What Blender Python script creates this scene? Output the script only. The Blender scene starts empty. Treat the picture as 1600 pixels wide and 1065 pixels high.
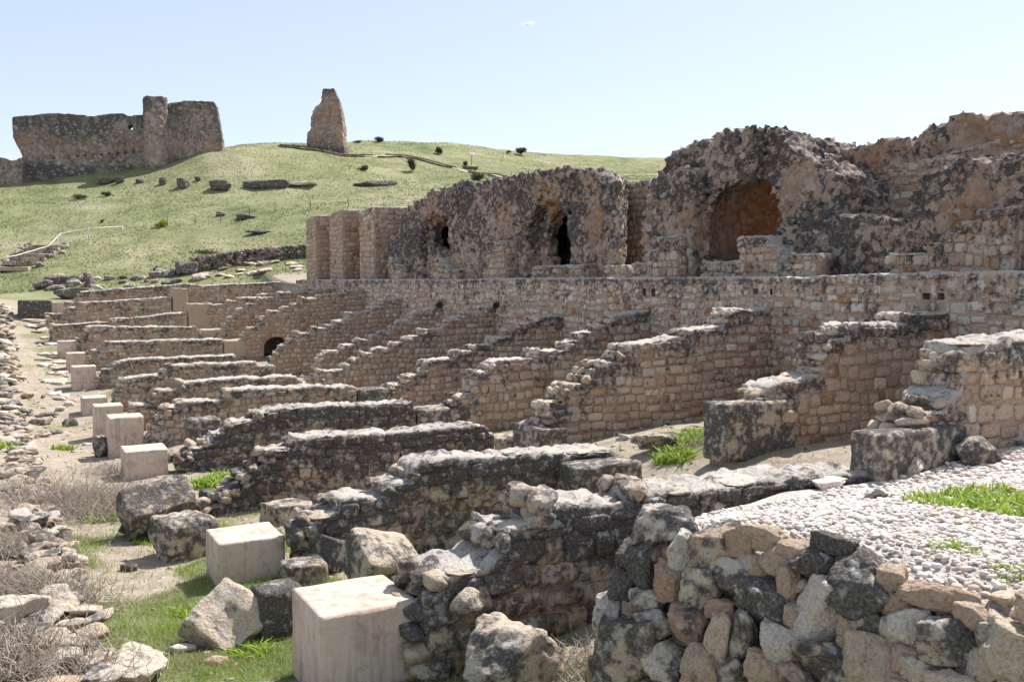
import bpy, bmesh, math, random
import numpy as np
from mathutils import Vector, Matrix
random.seed(7); RNG = np.random.default_rng(7)
SC = bpy.context.scene
COL = SC.collection
R = math.radians

# ------------------------------------------------------------------ camera, sky, sun, exposure
F_PX, TH, PH = 1455.0, R(28.5), R(3.47)          # focal length in px of a 1600 px frame, heading from +Y towards +X, pitch down
cam_d = bpy.data.cameras.new('camera'); cam = bpy.data.objects.new('camera', cam_d); COL.objects.link(cam)
cam_d.sensor_width = 36.0; cam_d.lens = F_PX / 1600 * 36; cam_d.clip_end = 6000; cam_d.clip_start = .05
cam.location = (0, 0, 0); cam.rotation_euler = (R(90) - PH, 0, -TH)
SC.camera = cam
SUN_AZ, SUN_EL = R(70), R(54)                      # azimuth from +Y towards +X
w = bpy.data.worlds.new('World'); SC.world = w; w.use_nodes = True
nt = w.node_tree; bg = nt.nodes['Background']
sky = nt.nodes.new('ShaderNodeTexSky'); sky.sky_type = 'NISHITA'; sky.sun_disc = False
sky.sun_elevation = SUN_EL; sky.sun_rotation = SUN_AZ; sky.altitude = 800; sky.air_density = .65; sky.dust_density = 1.2; sky.ozone_density = 1.2
gm = nt.nodes.new('ShaderNodeGamma'); gm.inputs['Gamma'].default_value = .5; nt.links.new(sky.outputs[0], gm.inputs['Color'])      # gamma grade evens the sky out and lifts the fill light in shade
hs = nt.nodes.new('ShaderNodeHueSaturation'); hs.inputs['Value'].default_value = 1.95; hs.inputs['Saturation'].default_value = .92; nt.links.new(gm.outputs[0], hs.inputs['Color'])
nt.links.new(hs.outputs[0], bg.inputs[0]); bg.inputs[1].default_value = .128
sun_d = bpy.data.lights.new('sun', 'SUN'); sun = bpy.data.objects.new('sun', sun_d); COL.objects.link(sun)
sun_d.energy = 3.9; sun_d.angle = R(.53); sun_d.color = (1, .965, .92)
sv = Vector((math.sin(SUN_AZ) * math.cos(SUN_EL), math.cos(SUN_AZ) * math.cos(SUN_EL), math.sin(SUN_EL)))
sun.rotation_euler = sv.to_track_quat('Z', 'Y').to_euler()
SC.view_settings.view_transform = 'Standard'; SC.view_settings.look = 'None'
SC.view_settings.exposure = .95; SC.view_settings.gamma = 1; SC.view_settings.use_curve_mapping = False
SC.cycles.max_bounces = 8; SC.cycles.diffuse_bounces = 6; SC.cycles.use_denoising = True

# ------------------------------------------------------------------ helpers: measured directions to points in the place
_R = np.array([math.cos(TH), -math.sin(TH), 0.]); _F = np.array([math.sin(TH) * math.cos(PH), math.cos(TH) * math.cos(PH), -math.sin(PH)]); _U = np.cross(_R, _F)
def ray(x, y): return _F + _R * (x - 800) / F_PX - _U * (y - 532.5) / F_PX
def at(x, y, X=None, Y=None, Z=None, D=None):
    d = ray(x, y)
    if X is not None: k = X / d[0]
    elif Y is not None: k = Y / d[1]
    elif Z is not None: k = Z / d[2]
    else: k = D
    return d * k
# ------------------------------------------------------------------ numpy noise
def _h(ix, iy, iz, s):
    with np.errstate(over='ignore'):
        n = (ix.astype(np.int64) * 374761393 + iy.astype(np.int64) * 668265263 + iz.astype(np.int64) * 2147483647 + s * 1274126177).astype(np.uint32)
        n = (n ^ (n >> np.uint32(13))) * np.uint32(1274126177)
        n = (n ^ (n >> np.uint32(15))) * np.uint32(2246822519)
        n = n ^ (n >> np.uint32(16))
    return n.astype(np.float64) / 4294967295.0
def vnoise(P, s=0):
    P = np.asarray(P, float); i = np.floor(P); f = P - i; f = f * f * (3 - 2 * f); i = i.astype(np.int64)
    r = 0
    for dx in (0, 1):
        for dy in (0, 1):
            for dz in (0, 1):
                wgt = (f[:, 0] if dx else 1 - f[:, 0]) * (f[:, 1] if dy else 1 - f[:, 1]) * (f[:, 2] if dz else 1 - f[:, 2])
                r = r + wgt * _h(i[:, 0] + dx, i[:, 1] + dy, i[:, 2] + dz, s)
    return r * 2 - 1
def fbm(P, o=4, s=0):
    P = np.asarray(P, float); a, t, r = 1., 0., 0
    for k in range(o):
        r = r + a * vnoise(P * 2 ** k + 17.3 * k, s + k); t += a; a *= .5
    return r / t
def worley(P, s=0):
    P = np.asarray(P, float); i = np.floor(P).astype(np.int64); f1 = np.full(len(P), 9.)
    for dx in (-1, 0, 1):
        for dy in (-1, 0, 1):
            for dz in (-1, 0, 1):
                c = i + np.array([dx, dy, dz])
                q = np.stack([c[:, 0] + _h(c[:, 0], c[:, 1], c[:, 2], s), c[:, 1] + _h(c[:, 0], c[:, 1], c[:, 2], s + 1), c[:, 2] + _h(c[:, 0], c[:, 1], c[:, 2], s + 2)], 1)
                f1 = np.minimum(f1, ((q - P) ** 2).sum(1))
    return np.sqrt(f1)
def xyz(x, y, z=0.):
    x, y, z = np.broadcast_arrays(np.asarray(x, float), np.asarray(y, float), np.asarray(z, float))
    return np.stack([x.ravel(), y.ravel(), z.ravel()], 1)
# ------------------------------------------------------------------ mesh / object helpers
def mesh_np(name, V, F, mat=None, tint=None, smooth=True):
    """V (n,3); F list of arrays of faces (each (m,k))."""
    me = bpy.data.meshes.new(name); V = np.asarray(V, np.float32)
    if isinstance(F, np.ndarray): F = [F]
    F = [np.asarray(f, np.int32) for f in F if len(f)]
    loops = np.concatenate([f.ravel() for f in F]); tot = np.concatenate([np.full(len(f), f.shape[1], np.int32) for f in F])
    me.vertices.add(len(V)); me.vertices.foreach_set('co', V.ravel())
    me.loops.add(len(loops)); me.loops.foreach_set('vertex_index', loops)
    me.polygons.add(len(tot)); me.polygons.foreach_set('loop_start', (np.cumsum(tot) - tot).astype(np.int32)); me.polygons.foreach_set('loop_total', tot)
    me.polygons.foreach_set('use_smooth', np.full(len(tot), smooth, bool))
    if tint is not None:
        a = me.color_attributes.new('tint', 'FLOAT_COLOR', 'POINT'); t = np.ones((len(V), 4), np.float32); tint = np.asarray(tint, np.float32)
        t[:, :tint.shape[1]] = tint; a.data.foreach_set('color', t.ravel())
    me.update(); me.validate()
    if mat: me.materials.append(mat)
    return me
def put(name, me, loc=(0, 0, 0), rot=(0, 0, 0), scale=(1, 1, 1), parent=None, color=None):
    o = bpy.data.objects.new(name, me); COL.objects.link(o)
    o.location = loc; o.rotation_euler = rot; o.scale = scale
    if parent: o.parent = parent
    if color: o.color = (*color, 1) if len(color) == 3 else color
    return o
def tag(o, label, cat, group=None):
    o['label'] = label; o['category'] = cat; o['kind'] = 'thing'
    if group: o['group'] = group
    return o
def thing(name, label, cat, loc=(0, 0, 0), group=None):
    o = bpy.data.objects.new(name, None); COL.objects.link(o); o.location = loc; o.empty_display_size = .2; o['kind'] = 'thing'
    return tag(o, label, cat, group)
def kind(o, k): o['kind'] = k; return o
class Bag:
    """collects transformed pieces that are too small or too far to pick apart into one mesh"""
    def __init__(s): s.V = []; s.F = {}; s.T = []; s.n = 0
    def add(s, V, Fs, t):
        for f in Fs: s.F.setdefault(f.shape[1], []).append(f + s.n)
        s.V.append(V); s.T.append(np.tile(np.asarray(t, float), (len(V), 1)) if np.ndim(t) == 1 else t); s.n += len(V)
    def mesh(s, name, mat, smooth=True):
        return mesh_np(name, np.concatenate(s.V), [np.concatenate(f) for f in s.F.values()], mat, np.concatenate(s.T), smooth)
def rotm(rx, ry, rz): return np.array(Matrix.Rotation(rz, 3, 'Z') @ Matrix.Rotation(ry, 3, 'Y') @ Matrix.Rotation(rx, 3, 'X'))
# ------------------------------------------------------------------ node helpers
def N(nt, t, inp=None, **props):
    n = nt.nodes.new(t)
    for k, v in props.items(): setattr(n, k, v)
    for k, v in (inp or {}).items():
        if isinstance(v, bpy.types.NodeSocket): nt.links.new(v, n.inputs[k])
        else: n.inputs[k].default_value = v
    return n
def noise(nt, vec, sc, det=4, ro=.6): return N(nt, 'ShaderNodeTexNoise', {'Vector': vec, 'Scale': sc, 'Detail': det, 'Roughness': ro}).outputs['Fac']
def mth(nt, op, a, b=0., c=0., clamp=False):
    n = N(nt, 'ShaderNodeMath', {0: a, 1: b, 2: c}, operation=op); n.use_clamp = clamp; return n.outputs[0]
def rng(nt, v, a, b, c=0., d=1., sm=True):
    return N(nt, 'ShaderNodeMapRange', {'Value': v, 'From Min': a, 'From Max': b, 'To Min': c, 'To Max': d}, interpolation_type='SMOOTHSTEP' if sm else 'LINEAR').outputs[0]
def ramp(nt, fac, stops):
    n = N(nt, 'ShaderNodeValToRGB', {'Fac': fac}); cr = n.color_ramp
    while len(cr.elements) < len(stops): cr.elements.new(.5)
    for e, (p, c) in zip(cr.elements, stops): e.position = p; e.color = (*c, 1)
    return n.outputs['Color']
def mix(nt, fac, a, b, mode='MIX'):
    n = nt.nodes.new('ShaderNodeMix'); n.data_type = 'RGBA'; n.blend_type = mode; n.clamp_factor = True
    for i, v in ((0, fac), (6, a), (7, b)):
        if isinstance(v, bpy.types.NodeSocket): nt.links.new(v, n.inputs[i])
        else: n.inputs[i].default_value = v if i == 0 else (*v, 1)
    return n.outputs[2]
def new_mat(name, rough=.95):
    m = bpy.data.materials.new(name); m.use_nodes = True; nt = m.node_tree; b = nt.nodes['Principled BSDF']
    b.inputs['Roughness'].default_value = rough; b.inputs['Specular IOR Level'].default_value = .12
    return m, nt, b, N(nt, 'ShaderNodeNewGeometry').outputs['Position']
def col_src(nt, src):
    if src == 'obj': c = N(nt, 'ShaderNodeObjectInfo').outputs['Color']
    else: c = N(nt, 'ShaderNodeAttribute', attribute_name='tint').outputs['Color']
    s = N(nt, 'ShaderNodeSeparateColor', {'Color': c}); return s.outputs[0], s.outputs[1], s.outputs[2]
STONE = [(0, (0.74, 0.665, 0.576)), (.22, (0.66, 0.54, 0.411)), (.45, (0.58, 0.443, 0.32)), (.7, (0.52, 0.361, 0.265)), (.9, (0.5, 0.29, 0.174)), (1, (0.38, 0.202, 0.118))]
def mat_stone(name, src, palette=STONE, bump=.85, scale=1., mortar=False, cellv=.1, wl=(.42, .78)):
    """tint.r: place in the palette, tint.g: how far lichen and soot-black crust have grown over it, tint.b: brightness"""
    m, nt, b, pos = new_mat(name); r, g, bl = col_src(nt, src)
    n1 = noise(nt, pos, 1.7 * scale, 5, .65); n2 = noise(nt, pos, 9 * scale, 5, .65); n3 = noise(nt, pos, 46 * scale, 4, .7); n4 = noise(nt, pos, 130 * scale, 2, .6)
    if mortar:
        vr = N(nt, 'ShaderNodeTexVoronoi', {'Vector': N(nt, 'ShaderNodeVectorMath', {0: pos, 1: N(nt, 'ShaderNodeTexNoise', {'Vector': pos, 'Scale': 7 * scale}).outputs['Color'], 3: .12}, operation='MULTIPLY_ADD').outputs[0] if False else pos, 'Scale': 6.5 * scale}); cell = N(nt, 'ShaderNodeSeparateColor', {'Color': vr.outputs['Color']}).outputs
        base = ramp(nt, mth(nt, 'ADD', r, mth(nt, 'ADD', mth(nt, 'MULTIPLY', mth(nt, 'SUBTRACT', n2, .5), .4), mth(nt, 'MULTIPLY', mth(nt, 'SUBTRACT', cell[0], .5), cellv))), palette)
        g = mth(nt, 'ADD', g, mth(nt, 'MULTIPLY', mth(nt, 'SUBTRACT', cell[1], .5), cellv))
    else: base = ramp(nt, mth(nt, 'ADD', r, mth(nt, 'MULTIPLY', mth(nt, 'SUBTRACT', n2, .5), .22)), palette)
    base = mix(nt, 1., base, ramp(nt, n3, [(.28, (.5, .48, .46)), (.5, (.95, .94, .93)), (.72, (1.15, 1.14, 1.12))]), 'MULTIPLY')
    w = mth(nt, 'ADD', mth(nt, 'MULTIPLY', g, 1.3), mth(nt, 'ADD', mth(nt, 'MULTIPLY', mth(nt, 'SUBTRACT', n1, .5), 1.7), mth(nt, 'ADD', mth(nt, 'MULTIPLY', mth(nt, 'SUBTRACT', n2, .5), 1.9), mth(nt, 'MULTIPLY', mth(nt, 'SUBTRACT', n3, .5), .7))))
    wm = mth(nt, 'MULTIPLY', rng(nt, w, *wl), .9)
    dark = mix(nt, rng(nt, n3, .42, .66), (.056, .053, .054), (.165, .153, .146))
    c = mix(nt, wm, base, dark)
    sp = mth(nt, 'MULTIPLY', rng(nt, mth(nt, 'ADD', mth(nt, 'MULTIPLY', n4, .5), mth(nt, 'MULTIPLY', n3, .5)), .575, .66), rng(nt, w, .1, .7))
    c = mix(nt, mth(nt, 'MULTIPLY', sp, .65), c, (.50, .475, .45))
    n5 = noise(nt, pos, 6.5 * scale, 7, .72); c = mix(nt, mth(nt, 'MULTIPLY', mth(nt, 'MULTIPLY', rng(nt, n5, .545, .62), .75), rng(nt, g, .02, .3)), c, (.56, .535, .50))     # pale crusts
    c = mix(nt, 1., c, N(nt, 'ShaderNodeCombineColor', {0: bl, 1: bl, 2: bl}).outputs[0], 'MULTIPLY')
    nt.links.new(c, b.inputs['Base Color'])
    hgt = mth(nt, 'ADD', mth(nt, 'MULTIPLY', n2, 1.), mth(nt, 'ADD', mth(nt, 'MULTIPLY', n3, .45), mth(nt, 'MULTIPLY', n4, .12)))
    bp = N(nt, 'ShaderNodeBump', {'Strength': bump, 'Distance': .09 / scale, 'Height': hgt}); nt.links.new(bp.outputs[0], b.inputs['Normal'])
    return m
M_STONE = mat_stone('wall_stone', 'obj'); M_STONEJ = mat_stone('wall_stone_far', 'attr')
MORT = [(0, (.68, .635, .58)), (.35, (0.5, 0.372, 0.289)), (.7, (0.42, 0.286, 0.214)), (1, (0.34, 0.2, 0.131))]
M_CORE = mat_stone('mortar_core', 'attr', MORT, bump=.8, mortar=True)
RUBB = [(0, (0.6, 0.507, 0.44)), (.3, (0.5, 0.376, 0.3)), (.6, (0.46, 0.296, 0.206)), (.85, (0.54, 0.273, 0.132)), (1, (0.46, 0.197, 0.0843))]
M_RUBBLE = mat_stone('rubble_concrete', 'attr', RUBB, bump=1., mortar=True, cellv=.6)
M_CASTLE = mat_stone('castle_masonry', 'attr', RUBB, bump=1., scale=.35, mortar=True, cellv=.35, wl=(.1, 1.5))
# ------------------------------------------------------------------ shared piece shapes
def ico(sub):
    bm = bmesh.new(); bmesh.ops.create_icosphere(bm, subdivisions=sub, radius=1); V = np.array([v.co[:] for v in bm.verts]); F = np.array([[v.index for v in f.verts] for f in bm.faces]); bm.free(); return V, F
ICO = {k: ico(k) for k in (1, 2, 3, 4, 5)}
def rock_vf(seed, sub=3, planes=11, p=26, rough=.1, flat=0.):
    g = np.random.default_rng(seed); V, F = ICO[sub]; nrm = g.normal(size=(planes, 3)); nrm /= np.linalg.norm(nrm, axis=1)[:, None]
    nrm = np.vstack([nrm, np.eye(3), -np.eye(3)]); h = np.concatenate([g.uniform(.55, .95, planes), g.uniform(.72, 1., 6)])
    q = np.maximum(V @ nrm.T, 0) / h; r = (q ** p).sum(1) ** (-1 / p)
    P = V * r[:, None]; o = g.uniform(-50, 50, 3)
    P = P * (1 + rough * fbm(P * 1.8 + o, 4, seed % 97) - .9 * rough * np.abs(fbm(P * 2.7 + o, 3, 8)))[:, None]
    if sub >= 4: P = P * (1 + .12 * (.4 - worley(P * 2.3 + o, seed % 31) ** 2) + .045 * fbm(P * 7 + o, 3, 3) - .10 * np.abs(fbm(P * 4.1 + o, 3, 9)))[:, None]
    lo, hi = P.min(0), P.max(0); P = (P - (lo + hi) / 2) / (hi - lo)      # unit bounding box
    return P, F
def block_vf(seed, dims, n=10, bev=.05, rough=.02, wear=.03):
    """worn squared block with real dimensions, base centre at origin"""
    g = np.random.default_rng(seed); bm = bmesh.new(); bmesh.ops.create_cube(bm, size=1); bmesh.ops.subdivide_edges(bm, edges=bm.edges[:], cuts=n, use_grid_fill=True)
    V = np.array([v.co[:] for v in bm.verts]); F = [np.array([[v.index for v in f.verts] for f in bm.faces])]; bm.free()
    d = np.array(dims); V = np.sign(V) * (np.abs(V) * 2) ** .75 / 2; P = V * d; o = g.uniform(-50, 50, 3)
    bw = bev * .6 * (1 + .9 * fbm(P * 5 + o, 2, seed % 89)); inner = np.clip(P, -(d / 2 - bw[:, None]), d / 2 - bw[:, None]); q = P - inner; L = np.linalg.norm(q, axis=1)
    P = inner + np.where(L[:, None] > 1e-6, q / np.maximum(L, 1e-6)[:, None] * np.minimum(L, bw)[:, None], 0)
    nn = P / (d / 2); nn = np.sign(nn) * np.abs(nn) ** 6; nn /= np.maximum(np.linalg.norm(nn, axis=1), 1e-6)[:, None]
    P = P + nn * (rough * fbm(P * 4 + o, 4, 3) + wear * fbm(P * 1.3 + o, 2, 5) - wear * .8 * np.abs(fbm(P * 3.3 + o, 2, 6)))[:, None]
    P[:, 2] += d[2] / 2; return P, F
def pad_vf(seed):
    """one facing stone of a wall: unit square in x/z, face towards -y, a few cm proud, rounded corners"""
    g = np.random.default_rng(seed); c = []
    for (sx, sz) in ((-1, -1), (1, -1), (1, 1), (-1, 1)):
        a, b_ = g.uniform(.07, .26, 2); j = g.uniform(-.03, .03, 2); x, z = .5 * sx + j[0], .5 * sz + j[1]
        pr = [(x - sx * a, z), (x, z - sz * b_)]
        if (sx, sz) in ((1, -1), (-1, 1)): c += pr
        else: c += pr[::-1]
    c = np.array(c); n = 8; t = g.normal(size=2) * .008
    def ringp(k, y): return np.stack([c[:, 0] * k, np.full(n, y) + c[:, 0] * t[0] + c[:, 1] * t[1], c[:, 1] * k], 1)
    V = np.vstack([ringp(1, .06), ringp(1, -.002), ringp(.94, -.016), ringp(.72, -.024), [[0, -.027, 0]]]); V[8:, 1] += g.normal(size=len(V) - 8) * .0025
    Q = [[k * n + i, k * n + (i + 1) % n, (k + 1) * n + (i + 1) % n, (k + 1) * n + i] for k in range(3) for i in range(n)]
    T = [[3 * n + i, 3 * n + (i + 1) % n, 4 * n] for i in range(n)]
    return V, [np.array(Q), np.array(T)]
def pad_lo(V, Fs):      # the same stone with one ring less, for far walls
    W = np.vstack([V[:16], V[24:33]]); Q = Fs[0][:16].copy(); Q[Q >= 24] -= 8; Q = np.vstack([Fs[0][:8], np.array([[8 + i, 8 + (i + 1) % 8, 16 + (i + 1) % 8, 16 + i] for i in range(8)])]); return W, [Q, np.array([[16 + i, 16 + (i + 1) % 8, 24] for i in range(8)])]
PADS = [pad_vf(s) for s in range(28)]; PADL = [pad_lo(*p) for p in PADS]; PADM = [mesh_np('stone', *p, mat=M_STONE) for p in PADS]
RK2 = [rock_vf(100 + s, 2) for s in range(14)]; RK3 = [rock_vf(200 + s, 3) for s in range(14)]
RK1 = [rock_vf(150 + s, 1) for s in range(8)]
RK3M = [mesh_np('rock', V, F, M_STONE) for V, F in RK3]; RK2M = [mesh_np('rock', V, F, M_STONE) for V, F in RK2]

# ------------------------------------------------------------------ terrain
YN = lambda n: 6.8 + 4.6 * n
def rbf(pts, c=2.5):
    P = np.array(pts, float); n = len(P); d = np.sqrt(((P[:, None, :2] - P[None, :, :2]) ** 2).sum(2) + c * c)
    A = np.zeros((n + 1, n + 1)); A[:n, :n] = d + np.eye(n) * 1e-3; A[:n, n] = 1; A[n, :n] = 1
    sol = np.linalg.solve(A, np.append(P[:, 2], 0))
    def f(x, y):
        x = np.asarray(x, float); y = np.asarray(y, float); sh = x.shape; x = x.ravel(); y = y.ravel(); r = np.zeros(len(x))
        for i in range(0, len(x), 20000):
            s = slice(i, i + 20000); r[s] = np.sqrt((x[s, None] - P[:, 0]) ** 2 + (y[s, None] - P[:, 1]) ** 2 + c * c) @ sol[:n] + sol[n]
        return r.reshape(sh)
    return f
low = []
for y, z in ((1, -3.25), (5, -3.25), (7, -3.3), (11.4, -3.72), (16, -3.92), (20.6, -4.05), (25.2, -4.38), (30, -4.62), (34.4, -4.45), (39, -4.05), (43.6, -3.75), (48.2, -3.45), (52.8, -3.0), (57.4, -2.4), (62, -1.5)):
    low += [(1.2, y, z), (2.4, y, z)]
    low += [(-1.0, y, z + .45), (-6, y, z + .5), (-16, y, z + .4)]
for y, z in ((1, -3.2), (5, -3.1), (6.8, -3.05), (9, -3.35), (11.4, -3.6), (16, -3.85), (20.6, -4.0), (25.2, -4.1), (30, -4.3), (34.4, -4.3), (39, -4.0), (43.6, -3.6), (48.2, -3.3), (52.8, -3.0), (57.4, -2.6), (62, -1.9)):
    low += [(4.0, y, z), (8.2, y, z + .02)]
for y, z in ((1, -3.1), (6.8, -3.0), (11.4, -3.02), (16, -3.35), (20.6, -3.75), (25.2, -4.05), (30, -4.2), (34.4, -4.2), (39, -3.9), (43.6, -3.5), (48.2, -3.1), (52.8, -2.6), (57.4, -2.0), (62, -1.4)):
    low += [(9.8, y, z), (13.3, y, z + (.35 if y < 18 else .12)), (15.5, y, z + (.5 if y < 18 else .3))]
hillp = [(20, 452, 66), (60, 440, 67), (100, 432, 68), (220, 432, 67), (330, 425, 67), (430, 415, 68), (0, 420, 72), (150, 402, 74), (300, 400, 73), (420, 385, 74), (0, 350, 85), (200, 350, 85), (400, 340, 85), (480, 330, 85),
         (0, 300, 97), (100, 291, 99), (180, 287, 100), (260, 270, 102), (352, 240, 106), (330, 290, 97), (450, 284, 99), (400, 233, 112), (450, 224, 118), (510, 236, 120), (560, 221, 136), (640, 224, 145), (700, 228, 150), (800, 239, 160), (900, 246, 170), (1000, 251, 180), (1200, 262, 190),
         (600, 284, 104), (700, 268, 118), (800, 262, 130), (900, 262, 142), (640, 303, 92), (560, 312, 90), (780, 274, 112), (900, 285, 105), (1100, 290, 110), (1000, 262, 150)]
hp = []
for x, y, d in hillp: p = at(x, y, D=d); hp.append(tuple(p))
for x in range(-400, 1500, 150):
    d0 = np.interp(x, [0, 350, 450, 560, 1000, 1500], [118, 122, 130, 140, 182, 200])
    for dd, k in ((45, .85), (130, .35), (320, -.1)):
        z = np.interp(x, [-400, 0, 350, 450, 1000, 1500], [10, 13, 17, 18.5, 24, 20]) * k - 3
        p = at(x, 444, D=d0 + dd); hp.append((p[0], p[1], z))
hp += [(-30, 66, -1), (-40, 100, 8), (-60, 130, 10), (-40, 30, -3.5), (-60, 0, -5), (0, -40, -5), (40, -40, -3), (-400, 0, -10), (-300, 600, -12), (300, 900, -12), (1000, 600, -14), (600, 0, -10), (0, -400, -12), (400, -300, -12)]
terr = [(x, y, .12) for y in (4, 14, 24, 34, 44, 54) for x in (16.5, 20, 26)] + [(35, y, .8) for y in (4, 24, 44)] + [(20, 62, .4), (30, 66, 2.0), (17, 60, .15)] + [(60, 30, 1), (60, 60, 5)]
f_low = rbf(low + hp); f_high = rbf(terr + hp)
def sst(a, b, v): t = np.clip((v - a) / (b - a), 0, 1); return t * t * (3 - 2 * t)
def ground(x, y, detail=True):
    x = np.asarray(x, float); y = np.asarray(y, float)
    z = f_low(x, y); s = sst(15.85, 16.1, x); z = z * (1 - s) + f_high(x, y) * s
    if detail:
        P = xyz(x, y); far = sst(64, 80, y).ravel()
        dz = (.05 * fbm(P * .9, 4, 1) + .02 * fbm(P * 4, 3, 2)) * (1 - far) + far * (.55 * fbm(P * .11, 4, 3) + .22 * np.abs(fbm(P * .35, 3, 4)))
        z = z + dz.reshape(z.shape)
    return z
def g1(x, y): return float(ground(np.array([x]), np.array([y]))[0])
def hit(px, py, lo=3., hi=260.):
    """where a sight line meets the terrain"""
    d = ray(px, py); k = np.concatenate([np.arange(lo, 70, .05), np.arange(70, hi, .4)]); P = d[None] * k[:, None]
    u = P[:, 2] < ground(P[:, 0], P[:, 1], False)
    i = int(np.argmax(u)) if u.any() else len(k) - 1
    p = P[i]; return np.array([p[0], p[1], g1(p[0], p[1])])
def graded(a, b, fine, mid_lo, mid_hi, mid, end_lo, end_hi, gr=1.16):
    c = list(np.arange(a, b, fine))
    x, st = c[-1], fine
    while x < end_hi:
        st = min(st * gr, mid) if x < mid_hi else st * 1.22
        x += st; c.append(x)
    x, st = a, fine; pre = []
    while x > end_lo:
        st = min(st * gr, mid) if x > mid_lo else st * 1.22
        x -= st; pre.append(x)
    return np.array(pre[::-1] + c)
gx = graded(-2.5, 17, .24, -30, 110, .9, -2500, 2800); gy = graded(2, 66, .24, -10, 190, .9, -900, 3500)
GX, GY = np.meshgrid(gx, gy, indexing='ij'); GZ = ground(GX, GY)
def gridfaces(n, m):
    i = np.arange(n * m).reshape(n, m); return np.stack([i[:-1, :-1].ravel(), i[1:, :-1].ravel(), i[1:, 1:].ravel(), i[:-1, 1:].ravel()], 1)
def grass_mask(x, y):
    """how grassy the soil is: 0 bare, 1 green"""
    P = xyz(x, y); m = sst(-.15, .35, fbm(P * .55, 4, 11) + .35 * fbm(P * 2.5, 3, 12))
    x = np.asarray(x).ravel(); y = np.asarray(y).ravel()
    m = np.where((x > .4) & (x < 3.6) & (y < 15.5), sst(-.5, .15, fbm(P * .8, 4, 11) + .35 * fbm(P * 2.5, 3, 12)), m)
    hill = sst(62, 68, y); corr = np.where((x > .4) & (x < 3.4), np.where(y < 15.5, 1.0, .5), .45)
    corr = np.where((x > 3.4) & (x < 9), .55 + .45 * (np.abs((y - 6.8) % 4.6 - 2.3) < 1.4), corr); corr = np.where((x > 9) & (x < 16), .5, corr); corr = np.where(x < .4, .4, corr)
    return np.clip(np.maximum(hill * (.72 + .28 * m), m * corr * (1 - hill)), 0, 1)
m, nt, b, pos = new_mat('soil_and_turf'); r, g, bl = col_src(nt, 'attr')
n1 = noise(nt, pos, .35, 6, .65); n2 = noise(nt, pos, 2.6, 6, .7); n3 = noise(nt, pos, 22, 5, .7); n0 = noise(nt, pos, .07, 5, .6)
soil = ramp(nt, mth(nt, 'ADD', mth(nt, 'MULTIPLY', n2, .6), mth(nt, 'MULTIPLY', n3, .4)), [(.3, (.21, .17, .125)), (.5, (.36, .30, .23)), (.68, (.50, .44, .37))])
turf = ramp(nt, mth(nt, 'ADD', mth(nt, 'MULTIPLY', n1, .6), mth(nt, 'ADD', mth(nt, 'MULTIPLY', n2, .25), mth(nt, 'MULTIPLY', mth(nt, 'SUBTRACT', n0, .25), .5))), [(.39, (.105, .135, .058)), (.48, (.19, .21, .102)), (.57, (.25, .255, .137)), (.68, (.34, .32, .215))])
turf = mix(nt, 1., turf, ramp(nt, n3, [(.3, (.7, .7, .65)), (.65, (1.12, 1.1, 1.05))]), 'MULTIPLY')
c = mix(nt, rng(nt, mth(nt, 'ADD', r, mth(nt, 'MULTIPLY', mth(nt, 'SUBTRACT', n2, .5), .9)), .3, .62), soil, turf)
nt.links.new(c, b.inputs['Base Color'])
bp = N(nt, 'ShaderNodeBump', {'Strength': .7, 'Distance': .12, 'Height': mth(nt, 'ADD', n2, mth(nt, 'MULTIPLY', n3, .4))}); nt.links.new(bp.outputs[0], b.inputs['Normal'])
M_GROUND = m
V = np.stack([GX.ravel(), GY.ravel(), GZ.ravel()], 1); gm = grass_mask(V[:, 0], V[:, 1])
kind(put('ground', mesh_np('ground', V, gridfaces(*GX.shape), M_GROUND, np.stack([gm, gm, gm], 1))), 'structure')

# ------------------------------------------------------------------ masonry walls
def frame(rot):     # rot 0: face looks to -Y, runs along +X; rot -90: face looks to -X, runs along -Y
    return (np.array([1., 0, 0]), np.array([0, 1., 0])) if rot == 0 else (np.array([0, -1., 0]), np.array([1., 0, 0]))
def lay(s0, s1, zb, zt, ch, mw, g, holes=(), irr=.5):
    """courses of facing stones under the broken top line"""
    ss = np.linspace(s0, s1, 60); zmin = min(zb(s) for s in ss); zmax = max(zt(s) for s in ss); out = []; z = zmin - .05; ph = g.uniform(0, 9)
    while z < zmax:
        h = ch * g.uniform(.8, 1.25); s = s0 - g.uniform(0, mw * .6)
        while s < s1:
            wd = mw * g.uniform(.55, 1.55); a, b_ = max(s, s0 + .01), min(s + wd, s1 - .01); s += wd
            if b_ - a < .07: continue
            wob = .045 * math.sin(ph + a * 1.3 + z * .7) + .02 * math.sin(a * 4.1 + z * 3); z0 = z + wob + g.uniform(-.02, .02) * irr * 2; hh = h * (1 - irr * .5 * g.random() ** 2.2); mid = (a + b_) / 2
            top = min(zt(a + .03), zt(mid), zt(b_ - .03)) - .015
            if z0 + hh < zb(mid) - .03: continue
            if z0 + hh > top: hh = top - z0
            if hh < .06: continue
            skip = False
            for hx, hz in holes:
                if a < hx + .1 and b_ > hx - .1 and z0 < hz + .11 and z0 + hh > hz - .11:
                    if a < hx - .19: b_ = hx - .1
                    elif b_ > hx + .19: a = hx + .1
                    else: skip = True
            if skip: continue
            mid = (a + b_) / 2
            gap = g.uniform(.012, .02 + .04 * max(0, irr - .4)); out.append((mid, z0 + hh / 2, b_ - a - gap, hh - gap))
        z += h
    return out
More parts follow.
